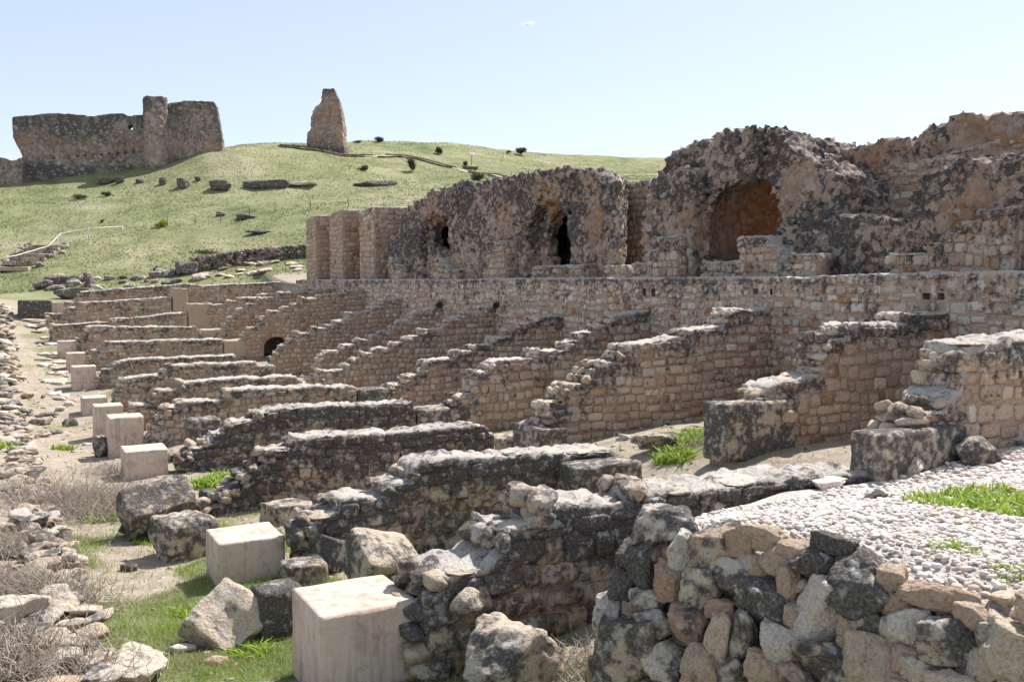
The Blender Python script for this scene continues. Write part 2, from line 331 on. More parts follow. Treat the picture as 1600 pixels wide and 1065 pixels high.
def wall(name, label, P0, rot, prof, zb, thick, ch=.19, mw=.25, single=True, wx=.35, band=.3, hue=(.42, .2), mort=.5, caps=True, cap_depth=None, holes=(), arch=None, ds=.07, group=None, parent=None, seed=None, rough=.03, tail=0, bright=1., cap_every=.3, irr=.5):
    """a broken masonry wall: mortar core, facing stones, loose slabs on its steps"""
    seed = seed if seed is not None else int(abs(P0[0] * 131 + P0[1] * 977)) % 9973; g = np.random.default_rng(seed); S, T = frame(rot); O = np.array([P0[0], P0[1], 0.]); own_ = parent is None; near_ = single
    ps = np.array([p[0] for p in prof], float); pz = np.array([p[1] for p in prof], float)
    if rot == 0 and own_:
        a_, b_ = [ps[0]], [pz[0]]
        for i in range(1, len(ps)):
            L, H = ps[i] - ps[i - 1], pz[i] - pz[i - 1]
            if L > .12 and abs(H) > .22 * L and abs(H) > .1:
                n = max(1, int(round(abs(H) / .16))); cuts = np.sort(g.uniform(.1, .95, n))
                for k in range(n): x_ = ps[i - 1] + L * cuts[k]; a_ += [x_, x_ + .03]; b_ += [pz[i - 1] + H * k / n + g.normal() * .015, pz[i - 1] + H * (k + 1) / n]
            a_.append(ps[i]); b_.append(pz[i])
        ps, pz = np.array(a_), np.array(b_)
    for i in range(1, len(ps)): ps[i] = max(ps[i], ps[i - 1] + .03)
    zt = lambda s: float(np.interp(s, ps, pz)); zbf = zb if callable(zb) else (lambda s: zb)
    s0, s1 = ps[0], ps[-1]
    S_ = np.unique(np.concatenate([np.arange(s0, s1, ds), ps, ps[1:-1] - .012, [s1]])); S_ = S_[(S_ >= s0) & (S_ <= s1)]
    ztv = np.interp(S_, ps, pz); zbv = np.array([zbf(s) for s in S_]) - .35
    if arch is not None:
        ax, aw, az = arch; inside = np.abs(S_ - ax) < aw
        zbv = np.where(inside, az - .5 + .5 * np.sqrt(np.maximum(0, 1 - ((S_ - ax) / aw) ** 2)), zbv)
    pt = np.stack([S_, np.full_like(S_, P0[0]), np.full_like(S_, P0[1])], 1)
    ztv = ztv + rough * fbm(pt * 2.6, 3, 5)
    nz = max(5, int(np.ptp(pz) / .2 + 9)) if not holes else 44; nt_ = 6
    tt = np.linspace(0, 1, nz) ** .8; ring = []
    for k in tt: ring.append((zbv + (ztv - zbv) * k, np.zeros_like(S_)))
    for k in np.linspace(0, 1, nt_ + 2)[1:-1]: ring.append((ztv + rough * .6 * vnoise(np.stack([S_ * 5, np.full_like(S_, k * thick * 5), np.full_like(S_, seed)], 1), 3), np.full_like(S_, thick * k)))
    for k in tt[::-1]: ring.append((zbv + (ztv - zbv) * k, np.full_like(S_, thick)))
    Zr = np.array([r_[0] for r_ in ring]); Tr = np.array([r_[1] for r_ in ring]); m_ = len(ring); n_ = len(S_)
    W = O + S_[None, :, None] * S + Tr[:, :, None] * T; W[:, :, 2] = Zr
    P = W.reshape(-1, 3); disp = np.stack([fbm(P * 5 + 3.3, 3, 21), fbm(P * 5 + 31, 3, 22), fbm(P * 5 + 61, 3, 23)], 1) * .028 + .03 * (np.stack([vnoise(P * 1.1, 31), vnoise(P * 1.1, 32), np.zeros(len(P))], 1))
    topm = np.zeros((m_, n_)); topm[nz - 1:nz + nt_ + 1] = 1; topm = topm.ravel()
    lump = (.35 - worley(P * 7.0, 7) ** 2) * .1
    P = P + disp * .6; P[:, 2] += topm * lump
    # faces pushed slightly out where the sheet is free of stones
    idx = np.arange(m_ * n_).reshape(m_, n_); Fq = np.stack([idx[:-1, :-1].ravel(), idx[:-1, 1:].ravel(), idx[1:, 1:].ravel(), idx[1:, :-1].ravel()], 1)
    keep = np.ones((m_ - 1, n_ - 1), bool)
    extraV, extraF = [], []
    base = len(P)
    for hx, hz in holes:
        sc = (S_[:-1] + S_[1:]) / 2; zc = (Zr[:-1, :-1] + Zr[1:, 1:]) / 2
        kill = (np.abs(sc - hx) < .07)[None, :] & (np.abs(zc - hz) < .085); kill[nz - 1:] = False; keep &= ~kill
        c8 = [(hx + a * .12, t_, hz + b_ * .13) for t_ in (-.004, .4) for a, b_ in ((-1, -1), (1, -1), (1, 1), (-1, 1))]
        for s_, t_, z_ in c8: extraV.append(O + s_ * S + t_ * T + np.array([0, 0, z_]))
        for q in ((0, 1, 5, 4), (1, 2, 6, 5), (2, 3, 7, 6), (3, 0, 4, 7), (4, 5, 6, 7)): extraF.append([base + i for i in q])
        base += 8
    Fq = Fq[keep.ravel()]
    if extraV: P = np.vstack([P, np.array(extraV)]); Fq = np.vstack([Fq, np.array(extraF)])
    caps_f = [idx[:, 0][None, :].copy(), idx[:, -1][None, ::-1].copy()]
    dtop = np.interp(np.clip((P[:, :3] - O) @ S, s0, s1), ps, pz) - P[:, 2]
    tm = np.zeros(len(P)); tm[:len(topm)] = topm
    wxv = (wx * .8 + band * np.exp(-np.maximum(dtop, 0) / .28)) * (1 - .8 * tm) + .12 * tm  # paler tops: pale lichen, plus a sunlit look put into the colour
    tint = np.stack([np.clip((mort + .12 * fbm(P * 1.5, 2, 9)) * (1 - .85 * tm), 0, 1), np.clip(wxv, 0, 1), bright * (1 - .1 * tm)], 1)
    own = parent is None
    root = thing(name, label, 'wall', tuple(O + S * s0 + np.array([0, 0, zbv[0] + .35])), group) if own else parent
    org = np.array(root.location)
    put('core' if own else 'pier_core', mesh_np('core', P - org, [Fq] + caps_f, M_CORE, tint), parent=root)
    stones = lay(s0, s1, zbf, zt, ch, mw, g, holes, irr); bag = Bag(); npart = 0
    if arch is not None: stones = [q for q in stones if not (abs(q[0] - arch[0]) < arch[1] + .08 and q[1] - q[3] / 2 < arch[2] - .5 + .5 * math.sqrt(max(0, 1 - (min(abs(q[0] - arch[0]), arch[1]) / arch[1]) ** 2)))]
    yw = lambda i: P0[1] - stones[i][0] if rot else 1.
    order = sorted(range(len(stones)), key=lambda i: -stones[i][2] * stones[i][3] / yw(i) ** 2 if yw(i) > 9.8 or not rot else 0)      # the ones that show largest
    lim = 300 if single else 0; chosen = set(order[:lim])
    for i, (s, z, wd, hh) in enumerate(stones):
        d = zt(s) - z; wz = wx * g.uniform(.75, 1.15) + band * math.exp(-max(d, 0) / .3) * g.uniform(.85, 1.1)
        hu = float(np.clip(g.normal(*hue), 0, 1)); hu = g.uniform(.8, 1) if g.random() < .06 else hu; br = bright * g.uniform(.84, 1.12)
        k = int(g.integers(len(PADS))); proud = g.uniform(-.006, .014); p = O + s * S - T * proud; p[2] = z
        fl = 1 if g.random() < .5 else -1
        if i in chosen:
            put('stone', PADM[k], tuple(p - org), (0, 0, R(rot)), (wd * 1, 1, hh), root, (hu, min(1, wz), br)); npart += 1
        else:
            V, Fs = PADL[k] if not near_ else PADS[k]; Q = V * np.array([wd, 1, hh]); Q = Q[:, :1] * S + Q[:, 1:2] * T + np.array([0, 0, 1.]) * Q[:, 2:3] + (p - org); bag.add(Q, Fs, (hu, min(1, wz), br))
    # slabs lying on the treads
    if caps:
        for i in range(len(ps) - 1):
            L = ps[i + 1] - ps[i]
            if L < .16 or abs(pz[i + 1] - pz[i]) > .35 * L + .05: continue
            n = max(1, int(L / cap_every)); 
            for k in range(n):
                if L > 1.0 or g.random() < .35: continue
                sw = L / n * g.uniform(.85, 1.15); s = ps[i] + L * (k + .5) / n - .02; dp = thick * g.uniform(.4, .8); th = g.uniform(.035, .075); sd = int(g.integers(14))
                p = O + s * S + T * (dp * .5 - g.uniform(.02, .05)); p[2] = zt(s) - th * .1; a = (g.normal() * .05, g.normal() * .05, R(rot) + g.normal() * .12); col = (g.uniform(.0, .3), wx * .4 + g.uniform(0, .25), bright)
                if single: put('cap_stone', RK2M[sd], tuple(p - org), a, (sw, dp, th), root, col)
                else:
                    V, F = RK1[sd % 8]; bag.add((V * np.array([sw, dp, th])) @ rotm(*a).T + (p - org), [F], col)
        for i in range(len(ps)):      # broken ends of the courses on each riser
            z1 = pz[i]; z0_ = zbf(ps[0]) if i == 0 else pz[i - 1]
            if i and (ps[i] - ps[i - 1] > .5 * (z1 - z0_) + .06 or z1 - z0_ < .1): continue
            zz = z0_ + .04
            while zz < z1 - .03:
                hh = g.uniform(.1, .2)
                for tt_ in range(4):
                    sw = g.uniform(.14, .3); dp = g.uniform(.16, .3); sd = int(g.integers(14)); p = O + (ps[i] + g.uniform(-.06, .05)) * S + T * (thick * (tt_ + .45) / 4 + g.uniform(-.07, .04)); p[2] = zz + hh * .4; a = tuple(g.normal(0, .18, 3)); col = (g.uniform(.1, .5), wx * .7 + g.uniform(0, .4), bright)
                    if single: put('broken_stone', RK3M[sd], tuple(p - org), a, (sw, dp, hh), root, col)
                    else: V, F = RK1[sd % 8]; bag.add((V * np.array([sw, dp, hh])) @ rotm(a[0], a[1], a[2] + R(rot)).T + (p - org), [F], col)
                zz += hh * .9
    for k in range(tail):      # collapsed stones at the low end
        s = s0 + g.uniform(-.3 if P0[1] > 8 else .12, .8); sz = g.uniform(.1, .3); sd = int(g.integers(14)); p = O + s * S + T * g.uniform(-.12, thick)
        p[2] = max(zbf(s), min(zt(s), zbf(s) + .5)) + g.uniform(-.02, .08)
        put('fallen_stone', RK3M[sd], tuple(p - org), tuple(g.uniform(-.6, .6, 3)), (sz * 1.2, sz, sz * .8), root, (g.uniform(.1, .6), g.uniform(.25, .7), bright))
    if bag.n:
        o = put('stonework', bag.mesh('stonework', M_STONEJ), parent=root)
        kind(o, 'stuff')
    return root
L_ = {
'A': [(664,960),(700,905),(763,884),(788,868),(790,828),(844,826),(846,788),(1000,790),(1002,772),(1090,766),(1200,752),(1370,740)],
'B': [(482,812),(530,800),(532,785),(552,780),(605,777),(607,759),(646,752),(648,734),(662,722),(800,712),(892,708),(960,704)],
'C': [(328,795),(380,767),(385,740),(415,728),(415,706),(460,703),(467,686),(600,676),(747,665),(760,668),(772,677)],
'D': [(287,718),(320,700),(340,680),(360,672),(360,661),(400,658),(402,648),(425,641),(475,636),(640,630),(650,637)],
'E': [(241,665),(255,652),(261,637),(287,628),(355,624),(355,609),(400,607),(545,603),(557,606)],
'F': [(209,632),(234,632),(245,610),(283,610),(284,598),(355,591),(460,588),(480,600)],
'G': [(184,607),(204,590),(255,585),(256,578),(265,570),(400,565),(403,571),(430,571)],
'H': [(154,584),(172,577),(186,566),(203,562),(368,554)],
'I': [(139,549),(157,546),(165,534),(348,530)],
'J': [(124,528),(146,510),(301,510),(314,523)],
'K': [(81,508),(160,503),(176,497),(205,497),(290,487)],
'L': [(75,490),(101,490),(103,481),(120,480),(125,473),(268,464)],
'M': [(94,471),(115,473),(130,455),(160,453),(295,443),(318,446),(420,441),(450,440)]}
U_ = {
'A': [(1440,645),(1478,642),(1480,618),(1500,612),(1500,595),(1468,590),(1470,562),(1478,548),(1500,540),(1600,528),(1760,514),(1915,500)],
'B': [(1200,607),(1222,597),(1262,590),(1285,586),(1290,552),(1292,530),(1322,529),(1324,508),(1415,506),(1417,492),(1470,490),(1480,489)],
'C': [(855,655),(857,628),(897,601),(925,590),(927,577),(947,566),(972,552),(975,541),(1070,526),(1071,517),(1132,509),(1134,497),(1150,484),(1192,484),(1210,482)],
'D': [(715,625),(745,606),(745,582),(768,580),(770,569),(781,563),(840,560),(840,550),(888,546),(889,535),(910,530),(911,521),(936,517),(938,508),(962,501),(964,494),(1007,486),(1017,485)],
'E': [(612,602),(642,586),(665,574),(665,563),(714,561),(714,550),(742,548),(742,539),(770,538),(772,529),(798,526),(800,516),(836,503),(837,495),(867,494),(880,492)],
'F': [(504,580),(543,578),(543,570),(556,569),(556,560),(570,559),(570,553),(588,552),(588,544),(615,543),(615,536),(637,535),(637,526),(662,525),(662,516),(692,514),(692,508),(703,506),(703,500),(726,499),(726,490),(760,487),(764,481),(778,479)],
'G': [(485,590),(500,560),(511,549),(535,548),(535,540),(561,538),(562,531),(581,530),(581,525),(597,524),(597,517),(614,516),(614,510),(626,509),(626,502),(644,500),(646,489),(670,488),(679,481),(692,480)],
'H': [(426,557),(447,539),(458,529),(466,521),(494,521),(494,514),(512,513),(513,508),(524,507),(524,502),(543,498),(546,489),(581,485),(582,480),(597,478),(601,470),(622,466)],
'I': [(383,524),(396,511),(421,494),(422,486),(442,486),(443,480),(458,479),(458,473),(471,472),(471,466),(499,465),(499,460),(545,457),(545,453),(570,451)],
'J': [(353,505),(361,494),(372,482),(385,481),(387,475),(406,473),(406,466),(430,464),(437,456),(486,455),(486,451),(512,450)],
'K': [(329,477),(358,474),(358,470),(373,469),(374,465),(405,464),(407,459),(437,457),(439,454),(475,451)]}
ORD = ['first', 'second', 'third', 'fourth', 'fifth', 'sixth', 'seventh', 'eighth', 'ninth', 'tenth', 'eleventh', 'twelfth', 'farthest']
for dct, row in ((L_, 0), (U_, 1)):
    for k, pl in dct.items():
        n = ord(k) - 65; Y = YN(n); pr = [tuple(at(x, y, Y=Y)[[0, 2]]) for x, y in pl]
        if row == 1:
            pr[-1] = (15.52, pr[-1][1]) if k != 'A' else (min(15.52, pr[-1][0]), pr[-1][1])
            if pr[-1][0] < 15.45: pr.append((15.52, pr[-1][1]))
        zb = (lambda Y: (lambda s: float(f_low(np.array([s]), np.array([Y - .1]))[0])))(Y); xs = np.linspace(pr[0][0], pr[-1][0], 24); zz = f_low(xs, np.full(24, Y - .1)); zb = (lambda xs, zz: (lambda s: float(np.interp(s, xs, zz))))(xs, zz)
        near = n <= 4
        if row == 0: lab = ('low weathered cross wall, %s of the near row counted from the gravel platform' % ORD[n]) if n < 12 else 'long low wall closing the far end of the near row'
        else: lab = 'stepped cross wall climbing to the long wall, %s counted from the gravel platform' % ORD[n]
        wall('cross_wall', lab, (0, Y), 0, pr, zb, .66 if row == 0 else .6, ch=(.2 if n < 4 else .17), mw=(.27 if n < 4 else .22), single=near,
             wx=((.46 if n < 4 else .22) if row == 0 else (.22 if n < 5 else .12)), band=((.7 if n < 4 else .42) if row == 0 else (.5 if n < 5 else .34)), hue=((.4, .17) if row == 0 else (.46, .16)), mort=(.45 if row == 0 else .55),
             tail=(12 if (row == 0 and n < 4) else (4 if (row == 1 and n in (1, 2, 3)) else 0)), ds=(.06 if near else .12), rough=.05, group='low cross walls' if row == 0 else 'stepped cross walls',
             arch=((11.1, .6, -2.45) if (row == 1 and k == 'I') else None), seed=n * 10 + row, bright=1.0 if row == 0 else 1.1)
# the long retaining wall with the terrace on top
zbl = lambda s: float(np.interp(56 - s, [2, 6.8, 16, 30, 34, 43, 48, 56], [-2.7, -2.6, -2.9, -4, -4, -3.3, -2.9, -1.9]))
lp = [(0, .26), (6, .25), (12, .23), (20, .2), (21, .17), (27, .2), (33, .18), (38, .17), (41, .15), (44, .22), (50, .23), (54, .25)]
holes = [(56 - float(at(px, py, X=15.5)[1]), float(at(px, py, X=15.5)[2])) for px, py in ((1181, 455), (1205, 456), (1446, 463), (1471, 463), (1008, 456), (1021, 457))]
wall('retaining_wall', 'long straight coursed stone wall carrying the vaulted ruins', (15.5, 56), -90, lp, zbl, 1.0, ch=.19, mw=.24, single=True, wx=.3, band=.28, hue=(.2, .15), mort=.4, caps=True, holes=holes, ds=.08, seed=77, rough=.02, cap_every=1.0, irr=1., bright=1.12)

# ------------------------------------------------------------------ ruined masses of rubble concrete (solid, carved)
def surface(base, rough_fn, lo, hi, h):
    """skin of a solid given as a signed distance; the roughness is only worked out near the skin"""
    lo = np.array(lo, float); n = np.ceil((np.array(hi) - lo) / h).astype(int) + 1
    ax = [lo[i] + h * np.arange(n[i]) for i in range(3)]; G = np.stack(np.meshgrid(*ax, indexing='ij'), -1).reshape(-1, 3)
    D = base(G); nearm = np.abs(D) < .6; D[nearm] += rough_fn(G[nearm]); D = D.reshape(n)
    D[0] = D[-1] = 1; D[:, 0] = D[:, -1] = 1; D[:, :, 0] = D[:, :, -1] = 1
    ins = D < 0; cs = n - 1; acc = np.zeros((*cs, 3)); cnt = np.zeros(cs)
    def sl(o, a): return tuple(slice(o[i] if i != a else 0, (o[i] + cs[i]) if i != a else cs[i]) for i in range(3))
    for a in range(3):
        oth = [i for i in range(3) if i != a]
        for p in (0, 1):
            for q in (0, 1):
                o = [0, 0, 0]; o[oth[0]] = p; o[oth[1]] = q; s0 = tuple(slice(o[i], o[i] + cs[i]) for i in range(3)); o2 = list(o); o2[a] = 1; s1 = tuple(slice(o2[i], o2[i] + cs[i]) for i in range(3))
                d0, d1 = D[s0], D[s1]; cr = (d0 < 0) != (d1 < 0); t = np.where(cr, d0 / np.where(d0 == d1, 1, d0 - d1), 0)
                v = np.zeros((*cs, 3)); v[..., oth[0]] = p; v[..., oth[1]] = q; v[..., a] = t; acc += v * cr[..., None]; cnt += cr
    act = cnt > 0; idx = np.full(cs, -1); idx[act] = np.arange(act.sum()); ii = np.stack(np.nonzero(act), 1); V = lo + h * (ii + acc[act] / cnt[act][:, None])
    Fs = []
    for a in range(3):
        u, v_ = (a + 1) % 3, (a + 2) % 3; A = [slice(None)] * 3; B = [slice(None)] * 3; A[a] = slice(0, -1); B[a] = slice(1, None)
        for ax_ in (u, v_): A[ax_] = slice(1, -1); B[ax_] = slice(1, -1)
        s0, s1 = ins[tuple(A)], ins[tuple(B)]; e = np.stack(np.nonzero(s0 != s1), 1)
        if not len(e): continue
        flip = s0[tuple(e.T)]; c = e.copy(); c[:, u] += 1; c[:, v_] += 1
        def cell(du, dv): k = c.copy(); k[:, u] += du; k[:, v_] += dv; return idx[tuple(k.T)]
        q = np.stack([cell(-1, -1), cell(0, -1), cell(0, 0), cell(-1, 0)], 1); q[~flip] = q[~flip][:, ::-1]; Fs.append(q)
    return V, np.concatenate(Fs)
def bx(P, x0, x1, y0, y1, z0, z1):
    c = np.array([(x0 + x1) / 2, (y0 + y1) / 2, (z0 + z1) / 2]); q = np.abs(P - c) - np.array([(x1 - x0) / 2, (y1 - y0) / 2, (z1 - z0) / 2])
    return np.linalg.norm(np.maximum(q, 0), axis=1) + np.minimum(q.max(1), 0)
def under(P, prof, back=0., x0=0.):
    a = sorted(prof); return (P[:, 2] - np.interp(P[:, 1], [p[0] for p in a], [p[1] for p in a]) + back * np.maximum(P[:, 0] - x0, 0)) * .8
def lumps(s, sc=4.6, amp=.3, big=.2, fine=.06):
    def f(P): return -amp * (.42 - worley(P * sc, s) ** 2) - amp * .4 * (.42 - worley(P * sc * 1.8 + 5, s + 9) ** 2) - big * fbm(P * .75, 3, s + 3) - fine * fbm(P * 7, 2, s + 5)
    return f
def mass(name, label, base, lo, hi, h, rough, tintf, org, cat='ruin', group=None, mat=None):
    V, F = surface(base, rough, lo, hi, h)
    root = thing(name, label, cat, org, group); put('rubble_core', mesh_np('rubble_core', V - np.array(org), F, mat or M_RUBBLE, tintf(V)), parent=root)
    return root
def tint_vault(V, wbase=.5, orange=()):
    r = .3 + .25 * fbm(V * .9, 3, 41); w = wbase + .07 + .35 * fbm(V * .55, 3, 42)
    for (x, y, z, rad, am) in orange:
        k = np.exp(-((V - np.array([x, y, z])) ** 2).sum(1) / rad ** 2); r = r + am * k; w = w - 1.1 * k
    w = w - .25 * (V[:, 2] < 1.3)
    return np.stack([np.clip(r, 0, 1), np.clip(w, 0, 1), np.full(len(V), 1.)], 1)
# far vault mass with two niches
prof2 = [(22.9, 2.1), (23.4, 3.1), (24.4, 3.35), (26, 3.6), (28, 3.78), (30, 3.85), (34.3, 4.0), (37.1, 4.0), (39.5, 3.75), (41.0, 3.45), (42.0, 2.7), (42.8, 2.0)]
def b2(P):
    d = np.maximum(bx(P, 16.55, 21.0, 22.6, 43.2, -.3, 9), under(P, prof2, .12, 17.2))
    for y0, y1, zc, dep in ((35.7, 39.3, 1.4, 16.9), (26.3, 29.5, 1.5, 17.05)):        # shallow arched recesses
        yc, rr = (y0 + y1) / 2, (y1 - y0) / 2 - .1
        d = np.maximum(d, -np.maximum(np.hypot((P[:, 1] - yc), np.maximum(P[:, 2] - zc, 0)) - rr, np.maximum(P[:, 0] - dep, 15 - P[:, 0])))
    for (y, z, ry, rz), cav in (((37.2, 2.25, 1.45, .8), (17.3, 20.1, 36.2, 41.4, .5, 2.75)), ((27.6, 1.6, 1.1, 1.35), (17.42, 19.0, 26.8, 33.5, .2, 2.9))):     # black holes into the collapsed vaults
        d = np.maximum(d, -np.maximum((np.hypot((P[:, 1] - y) / ry, (P[:, 2] - z) / rz) - 1) * min(ry, rz), np.maximum(P[:, 0] - 18.7, 15.5 - P[:, 0]))); d = np.maximum(d, -bx(P, *cav))
    d = np.maximum(d, -bx(P, 16.6, 18.6, 35.9, 36.5, 1.0, 2.4)); d = np.maximum(d, -bx(P, 16.6, 18.6, 26.8, 27.7, .3, 1.5))
    return np.maximum(d, (23.5 + (P[:, 0] - 16.5) * 1.37 - P[:, 1]) / 1.7)          # the near end stands open
vault2 = mass('vault_ruin', 'long dark rubble vault ruin on the terrace with two black openings', b2, (16, 22, .02), (21.3, 43.6, 4.7), .095, lumps(51), lambda V: tint_vault(V, .52, [(17.1, 27.9, 3.0, .7, .5), (17.2, 31.2, 2.4, .7, .3), (17.0, 24.8, 1.9, .8, .3), (17, 38, 3.2, .7, .2)]), (16.6, 32, .1))
prof3 = [(15.8, 2.5), (16.6, 3.0), (17.2, 3.15), (17.8, 3.75), (18.2, 3.95), (19.3, 4.02), (20.2, 3.85), (20.9, 3.85), (21.5, 3.75), (22.0, 3.35), (22.5, 2.4), (23, 1.6)]
def b3(P):
    d = np.maximum(bx(P, 17.0, 21, 15.9, 22.6, -.3, 9), under(P, prof3, .1, 18))
    d = np.minimum(d, np.maximum(bx(P, 16.5, 17.6, 20.1, 22.2, -.3, 3.1), under(P, prof3) + .4))
    ap = np.maximum(np.hypot(P[:, 0] - 17.7, P[:, 1] - 18.95) - 1.3, P[:, 2] - 1.75); dome = np.sqrt((P[:, 0] - 17.7) ** 2 + (P[:, 1] - 18.95) ** 2 + np.maximum(P[:, 2] - 1.75, 0) ** 2) - 1.3
    d = np.maximum(d, -np.minimum(ap, dome)); return np.maximum(d, -bx(P, 16, 17.45, 15.0, 18.4, .1, 6))
def r3(P):
    v = lumps(61)(P); k = np.exp(-((P - np.array([18.2, 19, 1.4])) ** 2).sum(1) / 1.7); return v * (1 - .75 * k)
vault3 = mass('vault_ruin', 'tall rounded vault ruin with an orange brick niche', b3, (16, 15.5, .02), (21.3, 23, 4.8), .078, r3, lambda V: tint_vault(V, .5, [(18.6, 19.3, 1.6, 1.15, .75), (17.0, 20.5, 1.5, .6, .3), (17.9, 17.2, 2.4, .7, .2)]), (17, 19, .1))
prof4 = [(6, 3.4), (9, 3.5), (11, 3.55), (12.3, 3.5), (13.9, 3.78), (14.8, 3.75), (15.1, 3.4), (16.9, 3.42), (18.4, 3.4), (19.4, 3.3)]
def b4(P):
    d = np.maximum(bx(P, 19.2, 20.6, 4, 19.6, -.3, 9), under(P, prof4)); return np.minimum(d, np.maximum(bx(P, 18.5, 19.6, 4, 18.9, -.3, 1.75), P[:, 2] - 1.75))
back4 = mass('rubble_wall', 'high broken back wall of tan rubble against the sky', b4, (18, 6, .02), (21, 20, 4.5), .085, lumps(71, 5.5, .26, .18), lambda V: tint_vault(V, .48, [(19.2, 13.2, 2.9, .9, .25), (19.2, 11, 2.9, .9, .25), (19.2, 16.2, 2.6, .8, .2)]), (19.5, 12, .1), cat='wall')
def b5(P): return np.maximum(bx(P, 17.0, 18.3, 13.3, 17.35, -.3, 9), under(P, [(13, 1.4), (14.2, 1.42), (15, 1.5), (16, 1.66), (16.8, 1.6), (17.3, 1.2), (17.6, .8)]))
low5 = mass('rubble_wall', 'low dark rubble stump between the niche and the big right-hand ruin', b5, (16.2, 12.9, .02), (18.8, 17.9, 2.3), .07, lumps(81, 6, .22, .16), lambda V: tint_vault(V, .62), (17.4, 15.3, .1), cat='wall')
def b6(P):
    d = np.maximum(bx(P, 16.4, 18.6, 6, 13.25, -.3, 9), under(P, [(6, 2.2), (9, 2.2), (10.6, 2.25), (11.3, 2.36), (12, 2.42), (12.5, 2.3), (12.9, 2.0), (13.2, 1.55), (13.5, .9)], .05, 17)); return np.maximum(d, -bx(P, 16, 17.1, 9.7, 10.5, .1, 1.5))
big6 = mass('vault_ruin', 'broad rubble-topped ruin with squared facing stones in front of the high back wall', b6, (16, 5.8, .02), (19, 13.8, 3), .075, lumps(91, 5.6, .26, .22), lambda V: tint_vault(V, .66, [(16.7, 11.5, 1.2, .8, .25)]), (17.3, 10, .1))
# squared facing stones that survive at the foot of those masses (parts of them)
def foot(parent, Y1, Y0, X, steps, seed, single=True, ch=.22, mw=.26, thick=.55, side=None, hue=(.33, .15)):
    """facing towards -X from Y1 (far) to Y0 (near); side: depth of the return face towards the viewer"""
    wall('', '', (X, Y1), -90, steps, .1, thick, ch=ch, mw=mw, single=single, wx=.28, band=.25, hue=hue, mort=.5, parent=parent, seed=seed, ds=.08, caps=True, rough=.015, cap_every=.5)
    if side: wall('', '', (X + .02, Y0 - .01), 0, [(0, steps[-1][1]), (side, steps[-1][1] + .05)], .1, .3, ch=ch, mw=mw * 1.1, single=single, wx=.25, band=.15, hue=(.42, .15), mort=.5, parent=parent, seed=seed + 1, ds=.1, caps=False, rough=.01)
foot(vault2, 41.9, 40.3, 16.12, [(0, 1.2), (.5, 1.2), (.6, .95), (1.6, .9)], 301, False, side=.6)
foot(vault2, 36.8, 34.4, 16.12, [(0, 1.1), (.9, 1.1), (.95, .85), (1.3, .8), (1.35, .6), (2.4, .6)], 303, False, side=.5)
foot(vault2, 31.9, 30.2, 16.12, [(0, .75), (.35, .8), (.4, 1.1), (.8, 1.15), (.85, 1.55), (1.7, 1.6)], 305, True, side=1.2)
foot(vault2, 28.2, 24.8, 16.12, [(0, .62), (3.4, .62)], 307, True, side=.5)
foot(vault2, 23.6, 22.6, 16.12, [(0, .55), (1, .55)], 308, True)
foot(vault3, 22.1, 20.2, 16.12, [(0, .62), (.45, .62), (.5, .95), (.9, 1.0), (.95, 1.3), (1.9, 1.35)], 309, True, side=.95)
foot(vault3, 19.6, 17.9, 16.5, [(0, .6), (1.7, .6)], 311, True)
foot(low5, 17.75, 15.2, 16.1, [(0, 1.17), (.9, 1.17), (.93, .95), (1.25, .92), (1.28, .68), (1.5, .68), (1.52, .45), (1.8, .45), (1.82, .68), (2.5, .68)], 313, True)
foot(big6, 13.3, 10.5, 16.1, [(0, .62), (.9, .62), (.95, .8), (1.3, .8), (1.35, .98), (1.6, 1.0), (1.65, 1.18), (2.0, 1.2), (2.05, 1.36), (2.8, 1.4)], 315, True, side=.7)
foot(big6, 9.7, 7, 16.1, [(0, 1.3), (2.7, 1.4)], 317, False)
wall('', '', (19.13, 17.6), -90, [(0, 2.6), (.6, 2.85), (3, 2.95), (4.4, 2.9)], lambda s: 1.85, .4, ch=.16, mw=.26, single=True, wx=.15, band=.25, hue=(.42, .15), mort=.6, parent=back4, seed=371, ds=.1, caps=False, irr=1.)
wall('', '', (19.13, 14.4), -90, [(0, 3.0), (1.5, 3.15), (4.4, 3.05)], lambda s: 2.3, .4, ch=.16, mw=.26, single=True, wx=.12, band=.25, hue=(.55, .18), mort=.7, parent=back4, seed=372, ds=.1, caps=False, irr=1.)
# wall with three projecting piers
pw = thing('pier_wall', 'tall coursed wall with three projecting piers at the far end of the terrace', 'wall', (17, 48, .1))
for i, (y1, y0, zt_) in enumerate(((55.8, 53.7, 4.05), (51.1, 48.8, 4.05), (46.1, 44.0, 3.85))):
    wall('', '', (16.1, y1), -90, [(0, zt_ - .12), (y1 - y0, zt_)], .1, 1.5, ch=.24, mw=.36, single=False, wx=.18, band=.25, hue=(.4, .13), mort=.5, parent=pw, seed=331 + i, ds=.3, caps=False, rough=.03)
    wall('', '', (16.12, y0 - .02), 0, [(0, zt_ - .02), (1.6, zt_ + .05)], .1, .3, ch=.24, mw=.36, single=False, wx=.2, band=.25, hue=(.55, .14), mort=.6, parent=pw, seed=341 + i, ds=.3, caps=False, rough=.03)
wall('', '', (17.5, 56), -90, [(0, 3.9), (8, 4.0), (13.4, 3.75)], .1, .8, ch=.24, mw=.36, single=False, wx=.2, band=.25, hue=(.5, .14), mort=.6, parent=pw, seed=351, ds=.3, caps=False)
wall('rubble_wall', 'bit of pale coursed wall in the gap behind the two vault ruins', (20.2, 29.6), -90, [(0, 3.75), (2.6, 3.7)], .1, .6, ch=.24, mw=.3, single=False, wx=.2, hue=(.4, .15), caps=False, seed=361)

